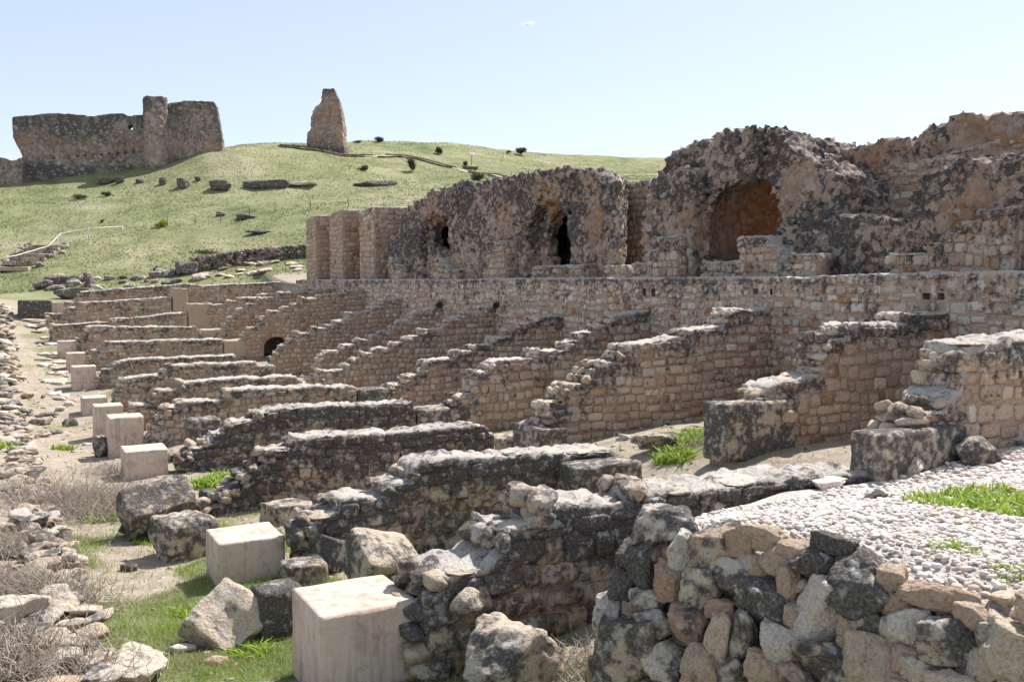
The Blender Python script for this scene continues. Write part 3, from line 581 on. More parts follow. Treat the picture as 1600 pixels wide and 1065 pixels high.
# ------------------------------------------------------------------ pedestals
m, nt, b, pos = new_mat('lime_mortar', .9)
n1 = noise(nt, pos, 2.2, 5, .6); n2 = noise(nt, pos, 11, 5, .65); n3 = noise(nt, pos, 70, 3, .6)
c = ramp(nt, mth(nt, 'ADD', mth(nt, 'MULTIPLY', n1, .6), mth(nt, 'MULTIPLY', n2, .4)), [(.34, (.49, .35, .275)), (.45, (.62, .475, .385)), (.6, (.68, .55, .46)), (.72, (.63, .44, .345))])
st = N(nt, 'ShaderNodeMapping', {'Vector': pos, 'Scale': (9, 9, 1.1)}).outputs[0]
c = mix(nt, mth(nt, 'MULTIPLY', rng(nt, noise(nt, st, 1.0, 4, .6), .5, .7), .55), c, (.27, .235, .21)); c = mix(nt, mth(nt, 'MULTIPLY', rng(nt, noise(nt, pos, 4.5, 6, .7), .5, .66), .6), c, (.30, .27, .245)); c = mix(nt, mth(nt, 'MULTIPLY', rng(nt, n1, .6, .74), .5), c, (.40, .235, .18))
c = mix(nt, 1., c, ramp(nt, n3, [(.3, (.85, .84, .83)), (.65, (1.05, 1.05, 1.05))]), 'MULTIPLY'); nt.links.new(c, b.inputs['Base Color'])
bp = N(nt, 'ShaderNodeBump', {'Strength': .35, 'Distance': .02, 'Height': mth(nt, 'ADD', n2, mth(nt, 'MULTIPLY', n3, .4))}); nt.links.new(bp.outputs[0], b.inputs['Normal']); M_MORTAR = m
PED = [  # px of the top front-left corner, wall index, top width, height, label
 (0, (500, 965), .835, 1.0, 'big pale mortar cube pedestal in front, cut by the bottom edge'), (1, (340, 850), .83, .78, 'mortar cube pedestal behind the front one, beside the leaning boulder slab'),
 (3, (194.5, 706), .86, .75, 'mortar pedestal half hidden by the dark fallen block'), (4, (170, 653), .82, 1.35, 'tall mortar pedestal with a darker stone foot next behind the half hidden one'),
 (5, (147, 635), .80, 1.3, 'tall mortar pedestal casting a black shadow on the path'), (6, (128, 622), .8, .8, 'low mortar pedestal on a stack of thin slabs'),
 (7, (112, 573), .86, 1.05, 'mortar pedestal beside pale paving slabs, seventh along the path'), (8, (104, 552), .8, .9, 'mortar pedestal eighth along the path'), (9, (90, 533), .85, .9, 'mortar pedestal ninth along the path'), (12, (75, 472.5), .85, .8, 'small pinkish mortar pedestal at the far end of the path')]
for n, (px, py), wd, hh, lab in PED:
    p = at(px, py, Y=YN(n) + .15) if n not in (0,) else at(px, py, Z=-2.6)
    if n == 12: p = at(px, py, Y=YN(12) - 1)
    V, F = block_vf(400 + n, (wd, wd, hh), n=14, bev=.02, rough=.006, wear=.011)
    root = thing('pedestal', lab, 'pedestal', (p[0] + wd / 2, p[1] + wd / 2, p[2] - hh), 'mortar pedestals along the path')
    put('mortar_block', mesh_np('mortar_block', V, F, M_MORTAR), parent=root)
    if n in (3, 4, 5, 1, 0):
        V, F = block_vf(440 + n, (wd * .97, wd * .97, .6), n=8, bev=.04, rough=.02, wear=.03); o = put('footing', mesh_np('footing', V, F, M_STONE), (0, 0, -.59), parent=root, color=(.3, .3, .9))

# ------------------------------------------------------------------ piers and fallen blocks
def block(name, label, px, py, dims, rz=0., tilt=(0, 0), col=(.3, .55, 1.), Y=None, Z=None, X=None, sink=.06, seed=1, n=10, bev=.06, rough=.025, wear=.05, cat='stone block', group=None, anchor='base', lift=0.):
    if anchor == 'ground': p = hit(px, py)
    else: p = at(px, py, X=X, Y=Y, Z=Z)
    V, F = block_vf(seed, dims, n=n, bev=bev, rough=rough, wear=wear)
    z = p[2] - (dims[2] if anchor == 'top' else sink) + lift
    return tag(put(name, mesh_np(name, V, F, M_STONE), (p[0], p[1], z), (tilt[0], tilt[1], rz), color=col), label, cat, group)
D_ = (.2, .56, 1.)
def pier(label, x0, x1, ytop, Y, depth, hh, seed, col=D_, **k):
    a, b_ = at(x0, ytop, Y=Y), at(x1, ytop, Y=Y); w_ = b_[0] - a[0]
    V, F = block_vf(seed, (w_, depth, hh), n=12, bev=.06, rough=.025, wear=.05)
    return tag(put('pier_block', mesh_np('pier_block', V, F, M_STONE), ((a[0] + b_[0]) / 2, Y + depth / 2, a[2] - hh), color=col), label, 'stone block', 'large blocks between the two rows of walls')
pier('large dark lichen block ending the second low wall, next to the gravel platform wall', 902, 1008, 730, YN(1) - .55, .75, 1.1, 501)
pier('huge black-crusted block at the foot of the second stepped wall', 1132, 1246, 632, YN(1) - .1, .55, .95, 502)
pier('tan foundation course under the huge black-crusted block', 1136, 1258, 703, YN(1) - .05, .5, .75, 503, col=(.5, .1, 1.))
pier('flat-topped dark block behind the third low wall', 846, 888, 671, YN(2) - .4, 1.2, .75, 504)
pier('flat-topped block joining the fourth low wall to its stepped wall', 655, 733, 641, YN(3) - .05, .8, .8, 505)
pier('flat-topped block joining the fifth low wall to its stepped wall', 560, 621, 608, YN(4), .8, .9, 506)
pier('small pale-topped block at the end of the seventh low wall', 404, 430, 572, YN(6) - .05, .8, .8, 507)
pier('squared mortar pier at the end of the ninth low wall', 350, 392, 532, YN(8), .9, 1.3, 508, col=(.3, .15, 1.))
pier('flat pale block at the end of the tenth low wall', 316, 353, 515, YN(9), .9, .7, 509, col=(.3, .3, 1.))
pier('tall smooth pinkish pier at the end of the eleventh low wall', 294, 328, 474, YN(10), .95, 1.8, 510, col=(.42, .1, 1.))
pier('smooth pinkish pier at the end of the twelfth low wall', 270, 294, 450, YN(11), .9, 1.4, 511, col=(.42, .2, 1.))
pier('long dark lichen block beside the gravel, in front of the tan wall on the right', 1378, 1514, 680, YN(0) - .15, .42, 1.0, 512)
def rock(name, label, px, py, dims, rz=0., tilt=(0, 0), col=(.25, .5, 1.), seed=1, sub=5, sink=.12, cat='boulder', group=None, p=None, planes=11, pw=26):
    """px, py: where its foot meets the ground"""
    p = hit(px, py) if p is None else np.array(p)
    V, F = rock_vf(seed, sub, planes, pw); me = mesh_np(name, V * np.array(dims), F, M_STONE)
    return tag(put(name, me, (p[0], p[1], p[2] + dims[2] * (.5 - sink)), (tilt[0], tilt[1], rz), color=col), label, cat, group)
def bl(label, px, py, dims, rz, tilt, col, seed, lift=0., **k): return block('fallen_block', label, px, py, dims, rz, tilt, col, seed=seed, anchor='ground', lift=lift, **k)
bl('large fallen block with black crusted top and tan underside, propped on a stone', 246, 836, (1.0, .6, .56), R(8), (R(36), R(-8)), (.45, .56, 1.), 601, lift=.3, bev=.08, wear=.09)
rock('propping_stone', 'rounded stone wedged under the large fallen crusted block', 208, 838, (.42, .4, .36), 1., col=(.35, .5, .9), seed=611)
rock('boulder', 'rounded grey boulder with a dark hollow lying beside the crusted block', 290, 866, (.82, .8, .68), .4, col=(.2, .5, 1.), seed=612, planes=8, pw=12)
block('leaning_slab', 'rough sunlit slab leaning towards the path beside the front pedestal', 352, 1000, (.62, .66, .42), R(24), (R(42), R(-30)), (.18, .34, 1.05), seed=613, anchor='ground', lift=.12, n=14, bev=.09, rough=.06, wear=.12)
bl('squat dark block standing between the two nearest pedestals', 432, 992, (.42, .4, .56), R(4), (0, 0), (.25, .85, .95), 614)
bl('tilted grey block with a broad sunlit face behind the front pedestal', 578, 925, (.72, .62, .5), R(12), (R(30), R(14)), (.2, .4, 1.), 615, lift=.16, wear=.05, bev=.07)
bl('dark block in the shade left of the tilted grey block', 512, 890, (.5, .5, .42), R(35), (R(12), R(18)), (.25, .72, 1.), 616, lift=.08)
bl('small dark cube standing on its corner by the nearest low wall', 672, 938, (.38, .36, .36), R(20), (R(18), R(34)), (.25, .85, .95), 617, lift=.12)
rock('boulder', 'big angular boulder at the foot of the gravel platform wall', 788, 1082, (.72, .66, .62), .3, col=(.2, .42, 1.), seed=618, planes=9)
bl('small squared stone below the tumbled end of the nearest low wall', 688, 1050, (.24, .3, .36), R(10), (0, R(4)), (.35, .5, 1.), 619)
rock('rubble_stone', 'lichen-spotted stone lying on the tumbled end of the nearest low wall', 722, 985, (.5, .4, .34), .8, col=(.3, .5, 1.), seed=620)
bl('six-sided grey block lying behind the second pedestal', 446, 815, (.72, .6, .4), R(20), (0, R(3)), (.22, .5, 1.), 621, bev=.13)
bl('blackened cube-like stone at the tumbled end of the third low wall', 331, 792, (.36, .3, .38), R(15), (0, 0), (.25, .8, .9), 622)
bl('ledge stone in shadow to the right of the second pedestal', 475, 912, (.5, .4, .34), R(0), (0, 0), (.35, .6, .95), 623)
rock('loose_stone', 'white flat-topped stone lying by the dry brush', 108, 1000, (.3, .26, .2), .3, col=(0, .0, 1.25), seed=630, sub=3)
rock('loose_stone', 'thin white stone lying in the near grass', 286, 1020, (.26, .14, .1), .3, col=(.02, 0, 1.2), seed=631, sub=3)
rock('loose_stone', 'little dark stone in the middle of the grassy path', 202, 888, (.22, .14, .12), .2, col=(.2, .6, 1.), seed=632, sub=3)
rock('path_boulder', 'pale outcrop of broken rock on the path at the bottom edge', 208, 1060, (.72, .55, .26), .9, col=(.12, .25, 1.05), seed=833, planes=16)
rock('path_boulder', 'smaller broken rock left of the pale outcrop at the bottom edge', 132, 1058, (.55, .4, .24), 1.2, col=(.2, .35, 1.), seed=634)
rock('path_boulder', 'pale rounded rock half buried in dry brush at the frame edge', 22, 985, (.7, .45, .4), .2, col=(.1, .2, 1.1), seed=635)
bl('upright grey block standing behind the fourth low wall end', 318, 712, (.75, .6, .95), R(3), (0, 0), (.22, .7, 1.05), 641, bev=.12)
bl('flat dark slab behind the upright grey block', 318, 676, (.8, .5, .3), R(3), (0, 0), (.25, .7, 1.), 642)
rock('boulder', 'rounded boulder to the right of the tall footed pedestal', 248, 700, (.75, .6, .55), .2, col=(.2, .5, 1.), seed=643)
rock('boulder', 'smaller rounded boulder behind the tall footed pedestal', 232, 668, (.5, .5, .55), .2, col=(.3, .3, 1.), seed=644)
rock('boulder', 'dark rough stone left of the tall footed pedestal', 163, 712, (.5, .6, .6), .2, col=(.3, .6, .9), seed=645)
bl('squarish stone lying on the flat block behind the fifth low wall', 580, 606, (.62, .5, .36), R(8), (0, 0), (.25, .5, 1.), 646, lift=1.0)
rock('boulder', 'broken stump of stone at the end of the third low wall', 793, 712, (.6, .5, .55), .6, col=(.22, .4, 1.), seed=647)
rock('flat_stone', 'flat rough stone in the grass below the third stepped wall', 1038, 697, (1.3, .6, .3), .15, col=(.25, .5, 1.), seed=648)
bl('big blackened block at the far end of the path', 55, 497, (1.7, 1.2, 1.1), R(3), (0, 0), (.3, .9, .8), 651, bev=.12)
DL = ['small dark stone alone on the far bare path beside the kerb wall', 'long thin dark stone at the back of the loose group on the path', 'thick dark stone in the middle of the loose group on the path', 'single squarish dark stone right of the loose group on the path', 'flat dark slab at the front left of the loose group on the path', 'flat dark slab at the front right of the loose group on the path', 'dark stone at the left end of the loose group on the path', 'tiny dark stone on the path beside the low slab-footed pedestal']
for i, (px, py, wd, hh) in enumerate(((47, 622, .28, .2), (72, 650, .75, .18), (66, 662, .75, .28), (109, 665, .5, .28), (58, 681, .75, .14), (84, 678, .6, .12), (47, 648, .35, .25), (68, 622, .2, .18))):
    rock('loose_stone', DL[i], px, py, (wd, wd * .55, hh), R(12) + i * .1, col=(.28, .45, .95), seed=660 + i, sub=3, cat='stone', group='dark stones scattered on the bare path')
g = np.random.default_rng(5)
for i in range(46):      # pale slabs of the old paving along the foot of the pedestals
    py = g.uniform(500, 640); px = np.interp(py, [500, 560, 640], [g.uniform(38, 74), g.uniform(58, 98), g.uniform(88, 126)]); sz = g.uniform(.3, .9) * (1 + (560 - py) / 200)
    rock('paving_slab', 'pale broken paving slabs strewn along the path by the pedestals', px, py, (sz, sz * .8, .16), g.uniform(0, 6), col=(g.uniform(0, .3), g.uniform(0, .25), 1.1), seed=700 + i, sub=3, sink=.3, cat='slab', group='broken paving slabs on the path')

rock('boulder', 'added black boulder that keeps the low opening in the ninth stepped wall dark', 0, 0, (1.5, .9, 1.2), 0, col=(.3, .9, .5), seed=655, p=(11.1, YN(8) + .95, g1(11.1, YN(8) + .9)))  # added rock, there only to make the opening read as dark
# ------------------------------------------------------------------ outer kerb wall along the path
kw = thing('kerb_wall', 'low tumbled dry-stone wall along the outer side of the path', 'wall', (.2, 20, -3.6)); g = np.random.default_rng(9); bag = Bag(); cnt = 0
for y in np.concatenate([np.arange(5.2, 16, .15), np.arange(16, 62, .3)]):
    for lane in range(4):
        if g.random() < .4: continue
        x = .60 - .0115 * max(0, y - 12) - lane * .22 + g.normal() * .05 - .04 * max(0, 9 - y); yy = y + g.uniform(-.1, .1); sz = g.uniform(.1, .34) * (1 + max(0, yy - 16) / 60); zb_ = float(f_low(np.array([1.2]), np.array([yy]))[0]); k = int(g.integers(14))
        p = np.array([x, yy, zb_ + .30 - .2 * (lane == 0) * g.random() + g.uniform(-.06, .08) - .1 * (lane > 2)]); a = (g.normal() * .2, g.normal() * .2, g.uniform(0, 6)); dm = (sz * 1.35, sz, sz * g.uniform(.25, .6)); col = (g.uniform(.0, .4), g.uniform(.2, .6), .95)
        if cnt < 290 and lane < 3: put('stone', RK3M[k], tuple(p - np.array(kw.location)), a, dm, kw, col); cnt += 1
        else: V, F = RK2[k]; bag.add((V * np.array(dm)) @ rotm(*a).T + p - np.array(kw.location), [F], col)
kind(put('small_stones', bag.mesh('small_stones', M_STONEJ), parent=kw), 'stuff')

# ------------------------------------------------------------------ gravel platform and its rubble facing
RIM = [(6.2, 6.72), (5.2, 6.5), (4.6, 6.2), (4.2, 5.8), (4.06, 5.45), (4.3, 4.5), (4.62, 3.4), (4.85, 2.4), (5.1, .8), (5.3, -2)]
def rimx(y): a = sorted((p[1], p[0]) for p in RIM); return np.interp(y, [q[0] for q in a], [q[1] for q in a])
def gz(x, y):
    x = np.asarray(x, float); y = np.asarray(y, float); s = x.shape; P = xyz(x, y)
    z = -1.66 - .4 * sst(4.6, 6.5, y.ravel()) + .16 * sst(7.5, 10.5, x.ravel()) + .05 * fbm(P * .8, 3, 77) + .02 * fbm(P * 3, 2, 78) - .10 * (1 - sst(0, .5, x.ravel() - rimx(y.ravel())))
    return z.reshape(s)
us = np.linspace(0, 1, 70) ** 1.3; ys = np.linspace(-3, 6.72, 90); UU, YY = np.meshgrid(us, ys, indexing='ij'); XX = rimx(YY) + .04 + UU * (15.6 - rimx(YY)); ZZ = gz(XX, YY)
top = np.stack([XX, YY, ZZ], -1)
skirt = np.stack([[np.stack([rimx(ys) - .02 - .30 * k, ys, (1 - k) * gz(rimx(ys), ys) + k * (-3.6)], 1)] for k in np.linspace(1, .02, 26)], 0).reshape(26, len(ys), 3)
skirt = skirt + np.stack([fbm(skirt.reshape(-1, 3) * 4, 3, 81).reshape(26, -1) * .07] * 2 + [np.zeros((26, len(ys)))], -1)
grid = np.concatenate([skirt, top], 0); V = grid.reshape(-1, 3); tn = np.zeros((len(V), 3)); tn[:, 0] = .45 + .2 * fbm(V * 1.5, 2, 5); tn[:, 1] = .2; tn[:, 2] = .85
tn[26 * len(ys):, 0] = .05; tn[26 * len(ys):, 1] = .0; tn[26 * len(ys):, 2] = 1.0
plat = thing('gravel_platform', 'raised gravel platform faced with big rough rubble stones, in the corner nearest the viewer', 'platform', (6, 4, -3.4)); po = np.array(plat.location)
put('earth_fill', mesh_np('earth_fill', V - po, gridfaces(*grid.shape[:2])[:, ::-1], M_CORE, np.clip(tn, 0, 2)), parent=plat)
FP0, FPa, FPb = np.array([4.02, 5.45, -1.7]), np.array([4.72, 2.9, -1.7]), np.array([3.68, 5.45, -2.55])
FN = np.cross(FPa - FP0, FPb - FP0); FN /= np.linalg.norm(FN)
def onface(px, py): d = ray(px, py); return d * (FP0 @ FN / (d @ FN))
RUB = [(1050,822,96,52,.05,.5),(1003,875,68,88,.2,.95),(978,912,36,40,.2,.95),(1013,936,46,38,.1,.45),(1058,908,46,62,.85,.05),(1040,862,30,36,.8,.5),(1080,857,48,58,.0,.2),(1118,856,64,76,.4,.5),(1159,850,42,48,.75,.1),(1150,896,62,52,.1,.5),(1102,922,52,70,.15,.45),(1080,935,24,44,.2,.2),
 (955,960,40,64,.02,.35),(990,1012,90,100,.3,.6),(1028,976,48,44,.15,.35),(1083,982,56,54,.7,.35),(1130,948,42,28,.7,.1),(1125,1000,36,86,.25,.1),(1165,990,38,80,.1,.6),(1105,1046,58,72,.55,.15),(1040,1034,60,64,.1,.4),(962,1052,58,60,.7,.4),(1150,1052,44,52,.2,.5),(1205,1046,58,58,.5,.05),(1200,940,82,70,.1,.75),
 (1236,915,30,58,.5,.1),(1282,952,74,104,.05,.15),(1279,880,66,42,.4,.7),(1306,853,64,34,.3,.8),(1350,910,84,86,.1,.72),(1336,972,40,50,.35,.15),(1370,972,46,44,.2,.6),(1419,978,74,62,.02,.25),(1229,1010,64,68,.05,.2),(1294,1032,80,68,.3,.5),(1326,1006,28,34,.5,.1),(1372,1030,84,80,.4,.2),(1425,1028,44,44,.6,.3),(1487,1000,76,70,.2,.7),(1450,1050,66,52,.1,.45),(1588,1008,84,84,.25,.2),(1470,932,104,40,.6,.1),(1545,1044,66,60,.2,.2),(1410,944,40,32,.75,.1),(1195,838,70,36,.4,.1),(1216,870,44,42,.5,.25),(1245,862,50,34,.5,.2),(1530,965,60,40,.55,.15),(1550,990,36,40,.3,.4),(1395,905,40,40,.5,.4),(1250,965,34,40,.5,.15),(1180,885,44,40,.45,.3),(1065,955,30,30,.5,.3),(1255,1060,56,50,.5,.3),(1330,1075,70,60,.2,.5),(1400,1090,70,60,.3,.3),(1500,1085,80,70,.2,.4),(1590,1095,80,70,.3,.3),(1090,1100,70,60,.4,.3),(1170,1105,70,60,.3,.4),(1010,1095,70,60,.3,.5),(1640,960,80,60,.3,.3),(1680,1040,90,90,.2,.4),(1650,1120,80,70,.4,.3),(1765,1010,110,100,.3,.4),(1760,1120,100,90,.2,.4),(945,1085,60,60,.3,.5)]
g = np.random.default_rng(33)
for i, (px, py, pw_, ph_, hu, wz) in enumerate(RUB):
    p = onface(px, py); dist = float(p @ _F); sx, sz = pw_ * dist / F_PX * 1.2, ph_ * dist / F_PX * 1.18; dp = max(.14, min(sx, sz) * .95)
    V, F = rock_vf(800 + i, 5 if pw_ * ph_ > 2400 else 4, 10, 26, .13); hu = min(hu, .72); Q = V * np.array([sx, dp, sz]); Q = Q @ rotm(g.normal() * .06, g.normal() * .08, 0).T
    put('rubble_stone', mesh_np('rubble_stone', Q, F, M_STONE), tuple(p - po - np.array([.02, -.0, 0])), (0, 0, -math.atan2(.7, 2.55) - R(44)), parent=plat, color=(hu, wz, 1.))
for i in range(90):      # the facing goes on below and towards the viewer
    y = g.uniform(-.8, 5.3); z = g.uniform(-3.4, -1.85) if y < 2.4 else g.uniform(-3.4, -2.75); x = float(rimx(y)) - .04 - .30 * min(1, (-1.7 - z) / 1.9); sz = g.uniform(.16, .34)
    put('rubble_stone', RK3M[int(g.integers(14))], (x - po[0], y - po[1], z - po[2]), tuple(g.uniform(-.5, .5, 3)), (sz, sz * 1.2, sz * .85), plat, (g.uniform(.05, .6), g.uniform(.1, .7), 1.))
for i in range(150):      # small stones wedged in the joints
    px, py = g.uniform(955, 1660), g.uniform(840, 1110)
    if py < np.interp(px, [950, 1050, 1300, 1600], [930, 830, 875, 965]): continue
    p = onface(px, py) + np.array([g.uniform(-.01, .05), 0, 0]); sz = g.uniform(.03, .09); put('chinking_stone', RK2M[int(g.integers(14))], tuple(p - po), tuple(g.uniform(0, 6, 3)), (sz * 1.3, sz, sz), plat, (g.uniform(.1, .8), g.uniform(.1, .6), .95))
# pebbles
m, nt, b, pos = new_mat('river_pebble', .8); r, gg, bl_ = col_src(nt, 'attr'); n1 = noise(nt, pos, 60, 3, .6)
c = ramp(nt, r, [(0, (.46, .40, .35)), (.2, (.64, .56, .50)), (.6, (.72, .65, .59)), (.85, (.78, .73, .68)), (1, (.60, .44, .34))]); c = mix(nt, 1., c, ramp(nt, n1, [(.3, (.8, .79, .78)), (.7, (1.06, 1.06, 1.06))]), 'MULTIPLY'); nt.links.new(c, b.inputs['Base Color']); M_PEB = m
g = np.random.default_rng(12); bag = Bag()
PB = []
for s in range(10):
    V, F = rock_vf(900 + s, 2, 7, 5, .03); PB.append((V, F))
PB1 = []
for s in range(10):
    V, F = rock_vf(920 + s, 1, 7, 5, .02); PB1.append((V, F))
def pebbles(n, x0, x1, y0, y1, lo, hi, shapes):
    for i in range(n):
        x, y = g.uniform(x0, x1), g.uniform(y0, y1)
        if x < rimx(y) + .05: continue
        sz = lo + (hi - lo) * g.random() ** 1.8; V, F = shapes[int(g.integers(10))]
        Q = (V * np.array([sz * g.uniform(1, 1.5), sz, sz * g.uniform(.5, .8)])) @ rotm(g.normal() * .25, g.normal() * .25, g.uniform(0, 6.3)).T + np.array([x, y, gz_s(x, y) + sz * .16]); bag.add(Q - po, [F], (g.random(), 0, 1))
_gx = np.linspace(3.8, 15.6, 240); _gy = np.linspace(-3, 6.8, 200); _GZ = gz(*np.meshgrid(_gx, _gy, indexing='ij'))
def gz_s(x, y): return _GZ[min(239, max(0, int((x - 3.8) / 11.8 * 239 + .5))), min(199, max(0, int((y + 3) / 9.8 * 199 + .5)))]
pebbles(5200, 4.0, 7.5, 2.2, 6.5, .024, .06, PB); pebbles(8000, 4.0, 7.5, 2.2, 6.5, .015, .042, PB1); pebbles(6000, 7.0, 12.5, 3.6, 6.6, .03, .075, PB1); pebbles(5000, 4.5, 9, -2, 2.4, .035, .08, PB1); pebbles(5000, 7.3, 13.5, 0, 3.8, .045, .09, PB1)
o = put('pebble_layer', bag.mesh('pebble_layer', M_PEB), parent=plat); kind(o, 'stuff')
def grock(label, px, py, dims, col, seed, rz=.3, name='boulder'):
    p = at(px, py, Z=-1.85)
    for _ in range(6): p = at(px, py, Z=float(gz(np.array([p[0]]), np.array([p[1]]))[0]))
    rock(name, label, 0, 0, dims, rz, col=col, seed=seed, p=p, sink=.2)
grock('large pitted boulder on the gravel edge to the right of the long dark block', 1530, 722, (.62, .4, .36), (.2, .55, 1.), 951)
grock('grey boulder cut by the frame edge behind the gravel', 1595, 692, (.4, .35, .3), (.15, .25, 1.05), 952)
grock('rounded whitish stone on the gravel before the long dark block', 1428, 738, (.24, .22, .22), (.05, .2, 1.1), 953)
grock('second rounded whitish stone left of its twin on the gravel', 1390, 742, (.26, .22, .22), (.08, .25, 1.1), 954)
grock('flat white slab lying at the edge of the low wall strip', 1292, 762, (.45, .28, .12), (.0, .0, 1.2), 955, name='flat_stone')
grock('thin blackish stone sunk in the gravel', 1370, 782, (.36, .14, .1), (.3, .9, .8), 956, name='flat_stone')
grock('flat pinkish slab on the gravel at the frame edge', 1570, 938, (.26, .14, .07), (.3, .0, 1.15), 957, name='flat_stone')
grock('round pale boulder where the gravel meets the low wall strip', 1112, 792, (.32, .28, .24), (.1, .35, 1.05), 958)

# ------------------------------------------------------------------ ruins and other things on the hill
def local_frame(a, b_):
    S = np.array([b_[0] - a[0], b_[1] - a[1], 0.]); L = np.linalg.norm(S); S /= L; T = np.array([-S[1], S[0], 0.]); return S, T, L
ca, cb = at(20, 275, D=103), at(352, 240, D=107); CS, CT, CL = local_frame(ca, cb)
if CT @ _F < 0: CT = -CT
CPX = [(20, 183), (30, 181), (95, 176), (130, 181), (150, 182), (165, 178), (195, 177), (205, 182), (228, 180), (231, 157), (240, 153), (256, 155), (262, 162), (270, 160), (300, 157), (336, 158), (341, 166), (346, 200), (350, 225), (353, 262)]
def c_s(px): d = ray(px, 300); A = np.array([[d[0], -CS[0]], [d[1], -CS[1]]]); return float(np.linalg.solve(A, ca[:2])[1])
def c_z(px, py): d = ray(px, py); A = np.array([[d[0], -CS[0]], [d[1], -CS[1]]]); k = np.linalg.solve(A, ca[:2])[0]; return float(d[2] * k)
cprof = [(c_s(x), c_z(x, y)) for x, y in CPX]; ts = c_s(247); hs, hz_ = c_s(206), c_z(206, 199)
putl = [(c_s(x), c_z(x, y)) for x, y in [(85 + 12.5 * i, 247 - .9 * i) for i in range(12)]]
def castle(P):   # P: s, t, z
    top = np.interp(P[:, 0], [p[0] for p in cprof], [p[1] for p in cprof]); left = np.interp(P[:, 2], [c_z(20, 280), c_z(20, 245), c_z(20, 215), c_z(20, 180)], [-1.5, 1.05, .1, 0.])
    d = np.maximum.reduce([(P[:, 2] - top) * .8, left - P[:, 0], P[:, 0] - c_s(353), -P[:, 1], P[:, 1] - 2.0, 4 - P[:, 2]])
    tw = np.maximum(np.hypot(P[:, 0] - ts, P[:, 1] + .45) - 1.3, (P[:, 2] - np.interp(ts, [p[0] for p in cprof], [p[1] for p in cprof])) * .8); d = np.minimum(d, np.maximum(tw, 4 - P[:, 2]))
    d = np.maximum(d, -(np.hypot(P[:, 0] - hs, P[:, 2] - hz_) - .3))
    for s, z in putl: d = np.maximum(d, -np.maximum(np.hypot(P[:, 0] - s, P[:, 2] - z) - .17, P[:, 1] - .5))
    return d
V, F = surface(castle, lambda P: -.12 * (.42 - worley(P * 2.4, 3) ** 2) - .12 * fbm(P * .6, 3, 6) - .05 * fbm(P * np.array([1.2, 1.2, 4]), 2, 9), (-1.2, -2.3, c_z(100, 300)), (CL + 1.2, 3, c_z(247, 140)), .15)
zt_ = np.interp(V[:, 0], [p[0] for p in cprof], [p[1] for p in cprof]) - V[:, 2]; midb = np.exp(-((V[:, 2] - c_z(150, 232)) / 1.1) ** 2)
tn = np.stack([np.clip(.2 + .22 * midb + .15 * fbm(V * .5, 3, 4), 0, 1), np.clip(.75 - .25 * np.exp(-((V[:, 0] - ts) / 1.25) ** 4) + .4 * np.exp(-zt_ / 1.1) - .3 * midb + .3 * fbm(V * .35, 3, 5) + .25 * (V[:, 2] < c_z(150, 258)), 0, 1), np.full(len(V), 1.)], 1)  # tower strip coloured lighter, in place of light on its round face
W = np.outer(V[:, 0], CS) + np.outer(V[:, 1], CT) + np.array([ca[0], ca[1], 0]); W[:, 2] = V[:, 2]; org = np.array([W[:, 0].mean(), W[:, 1].mean(), c_z(180, 285)])
ct = thing('castle_wall', 'long ruined castle wall with a round tower on the hill', 'ruin', tuple(org)); put('rubble_core', mesh_np('castle_core', W - org, F, M_CASTLE, tn), parent=ct)
sa, sb = at(-160, 262, D=100), at(30, 268, D=102)
def stub(P): return np.maximum.reduce([P[:, 2] - (c_z(10, 247) + .3 * np.sin(P[:, 0])), -P[:, 0], P[:, 0] - 12.5, -P[:, 1], P[:, 1] - 1.4, 4 - P[:, 2]])
SS, ST, SL = local_frame(sa, sb); ST = ST if ST @ _F > 0 else -ST
V, F = surface(stub, lambda P: -.15 * (.42 - worley(P * 2, 13) ** 2) - .25 * fbm(P * .6, 3, 16), (-.6, -.6, c_z(10, 300)), (13.2, 2.2, c_z(10, 235)), .16)
W = np.outer(V[:, 0], SS) + np.outer(V[:, 1], ST) + np.array([sa[0], sa[1], 0]); W[:, 2] = V[:, 2]; org = np.array([W[:, 0].mean(), W[:, 1].mean(), c_z(10, 290)])
o = thing('castle_wall', 'lower stump of castle wall running out of the frame beside the tall one', 'ruin', tuple(org)); put('rubble_core', mesh_np('stub_core', W - org, F, M_CASTLE, np.stack([np.full(len(V), .25), .6 + .3 * fbm(V * .5, 3, 5), np.ones(len(V))], 1)), parent=o)
# lone pillar of masonry
pd = 120; pc = at(512, 236, D=pd); PR = [(141, 508, 522), (151, 508, 526), (159, 507, 530), (164, 506, 531), (168, 499, 532), (176, 494, 534), (190, 491, 536), (205, 491, 537), (211, 486, 537), (228, 485, 538), (236, 487, 539), (250, 487, 540)]
pz_ = [at(512, y, D=pd)[2] for y, a, b_ in PR][::-1]; pl_ = [(a - 2 - 512) * pd / F_PX for y, a, b_ in PR][::-1]; pr_ = [(b_ + 2 - 512) * pd / F_PX for y, a, b_ in PR][::-1]
def pil(P):
    l = np.interp(P[:, 2], pz_, pl_); r = np.interp(P[:, 2], pz_, pr_); dd = np.interp(P[:, 2], pz_, np.linspace(1.7, .6, len(pz_)))
    return np.maximum.reduce([l - P[:, 0], P[:, 0] - r, np.abs(P[:, 1]) - dd, P[:, 2] - pz_[-1]]) * .9
V, F = surface(pil, lambda P: -.16 * (.42 - worley(P * 1.9, 23) ** 2) - .12 * fbm(P * .9, 3, 26) - .08 * fbm(P * np.array([1, 1, 5]), 2, 29), (-3.2, -2.6, pz_[0]), (3, 2.6, pz_[-1] + .8), .13)
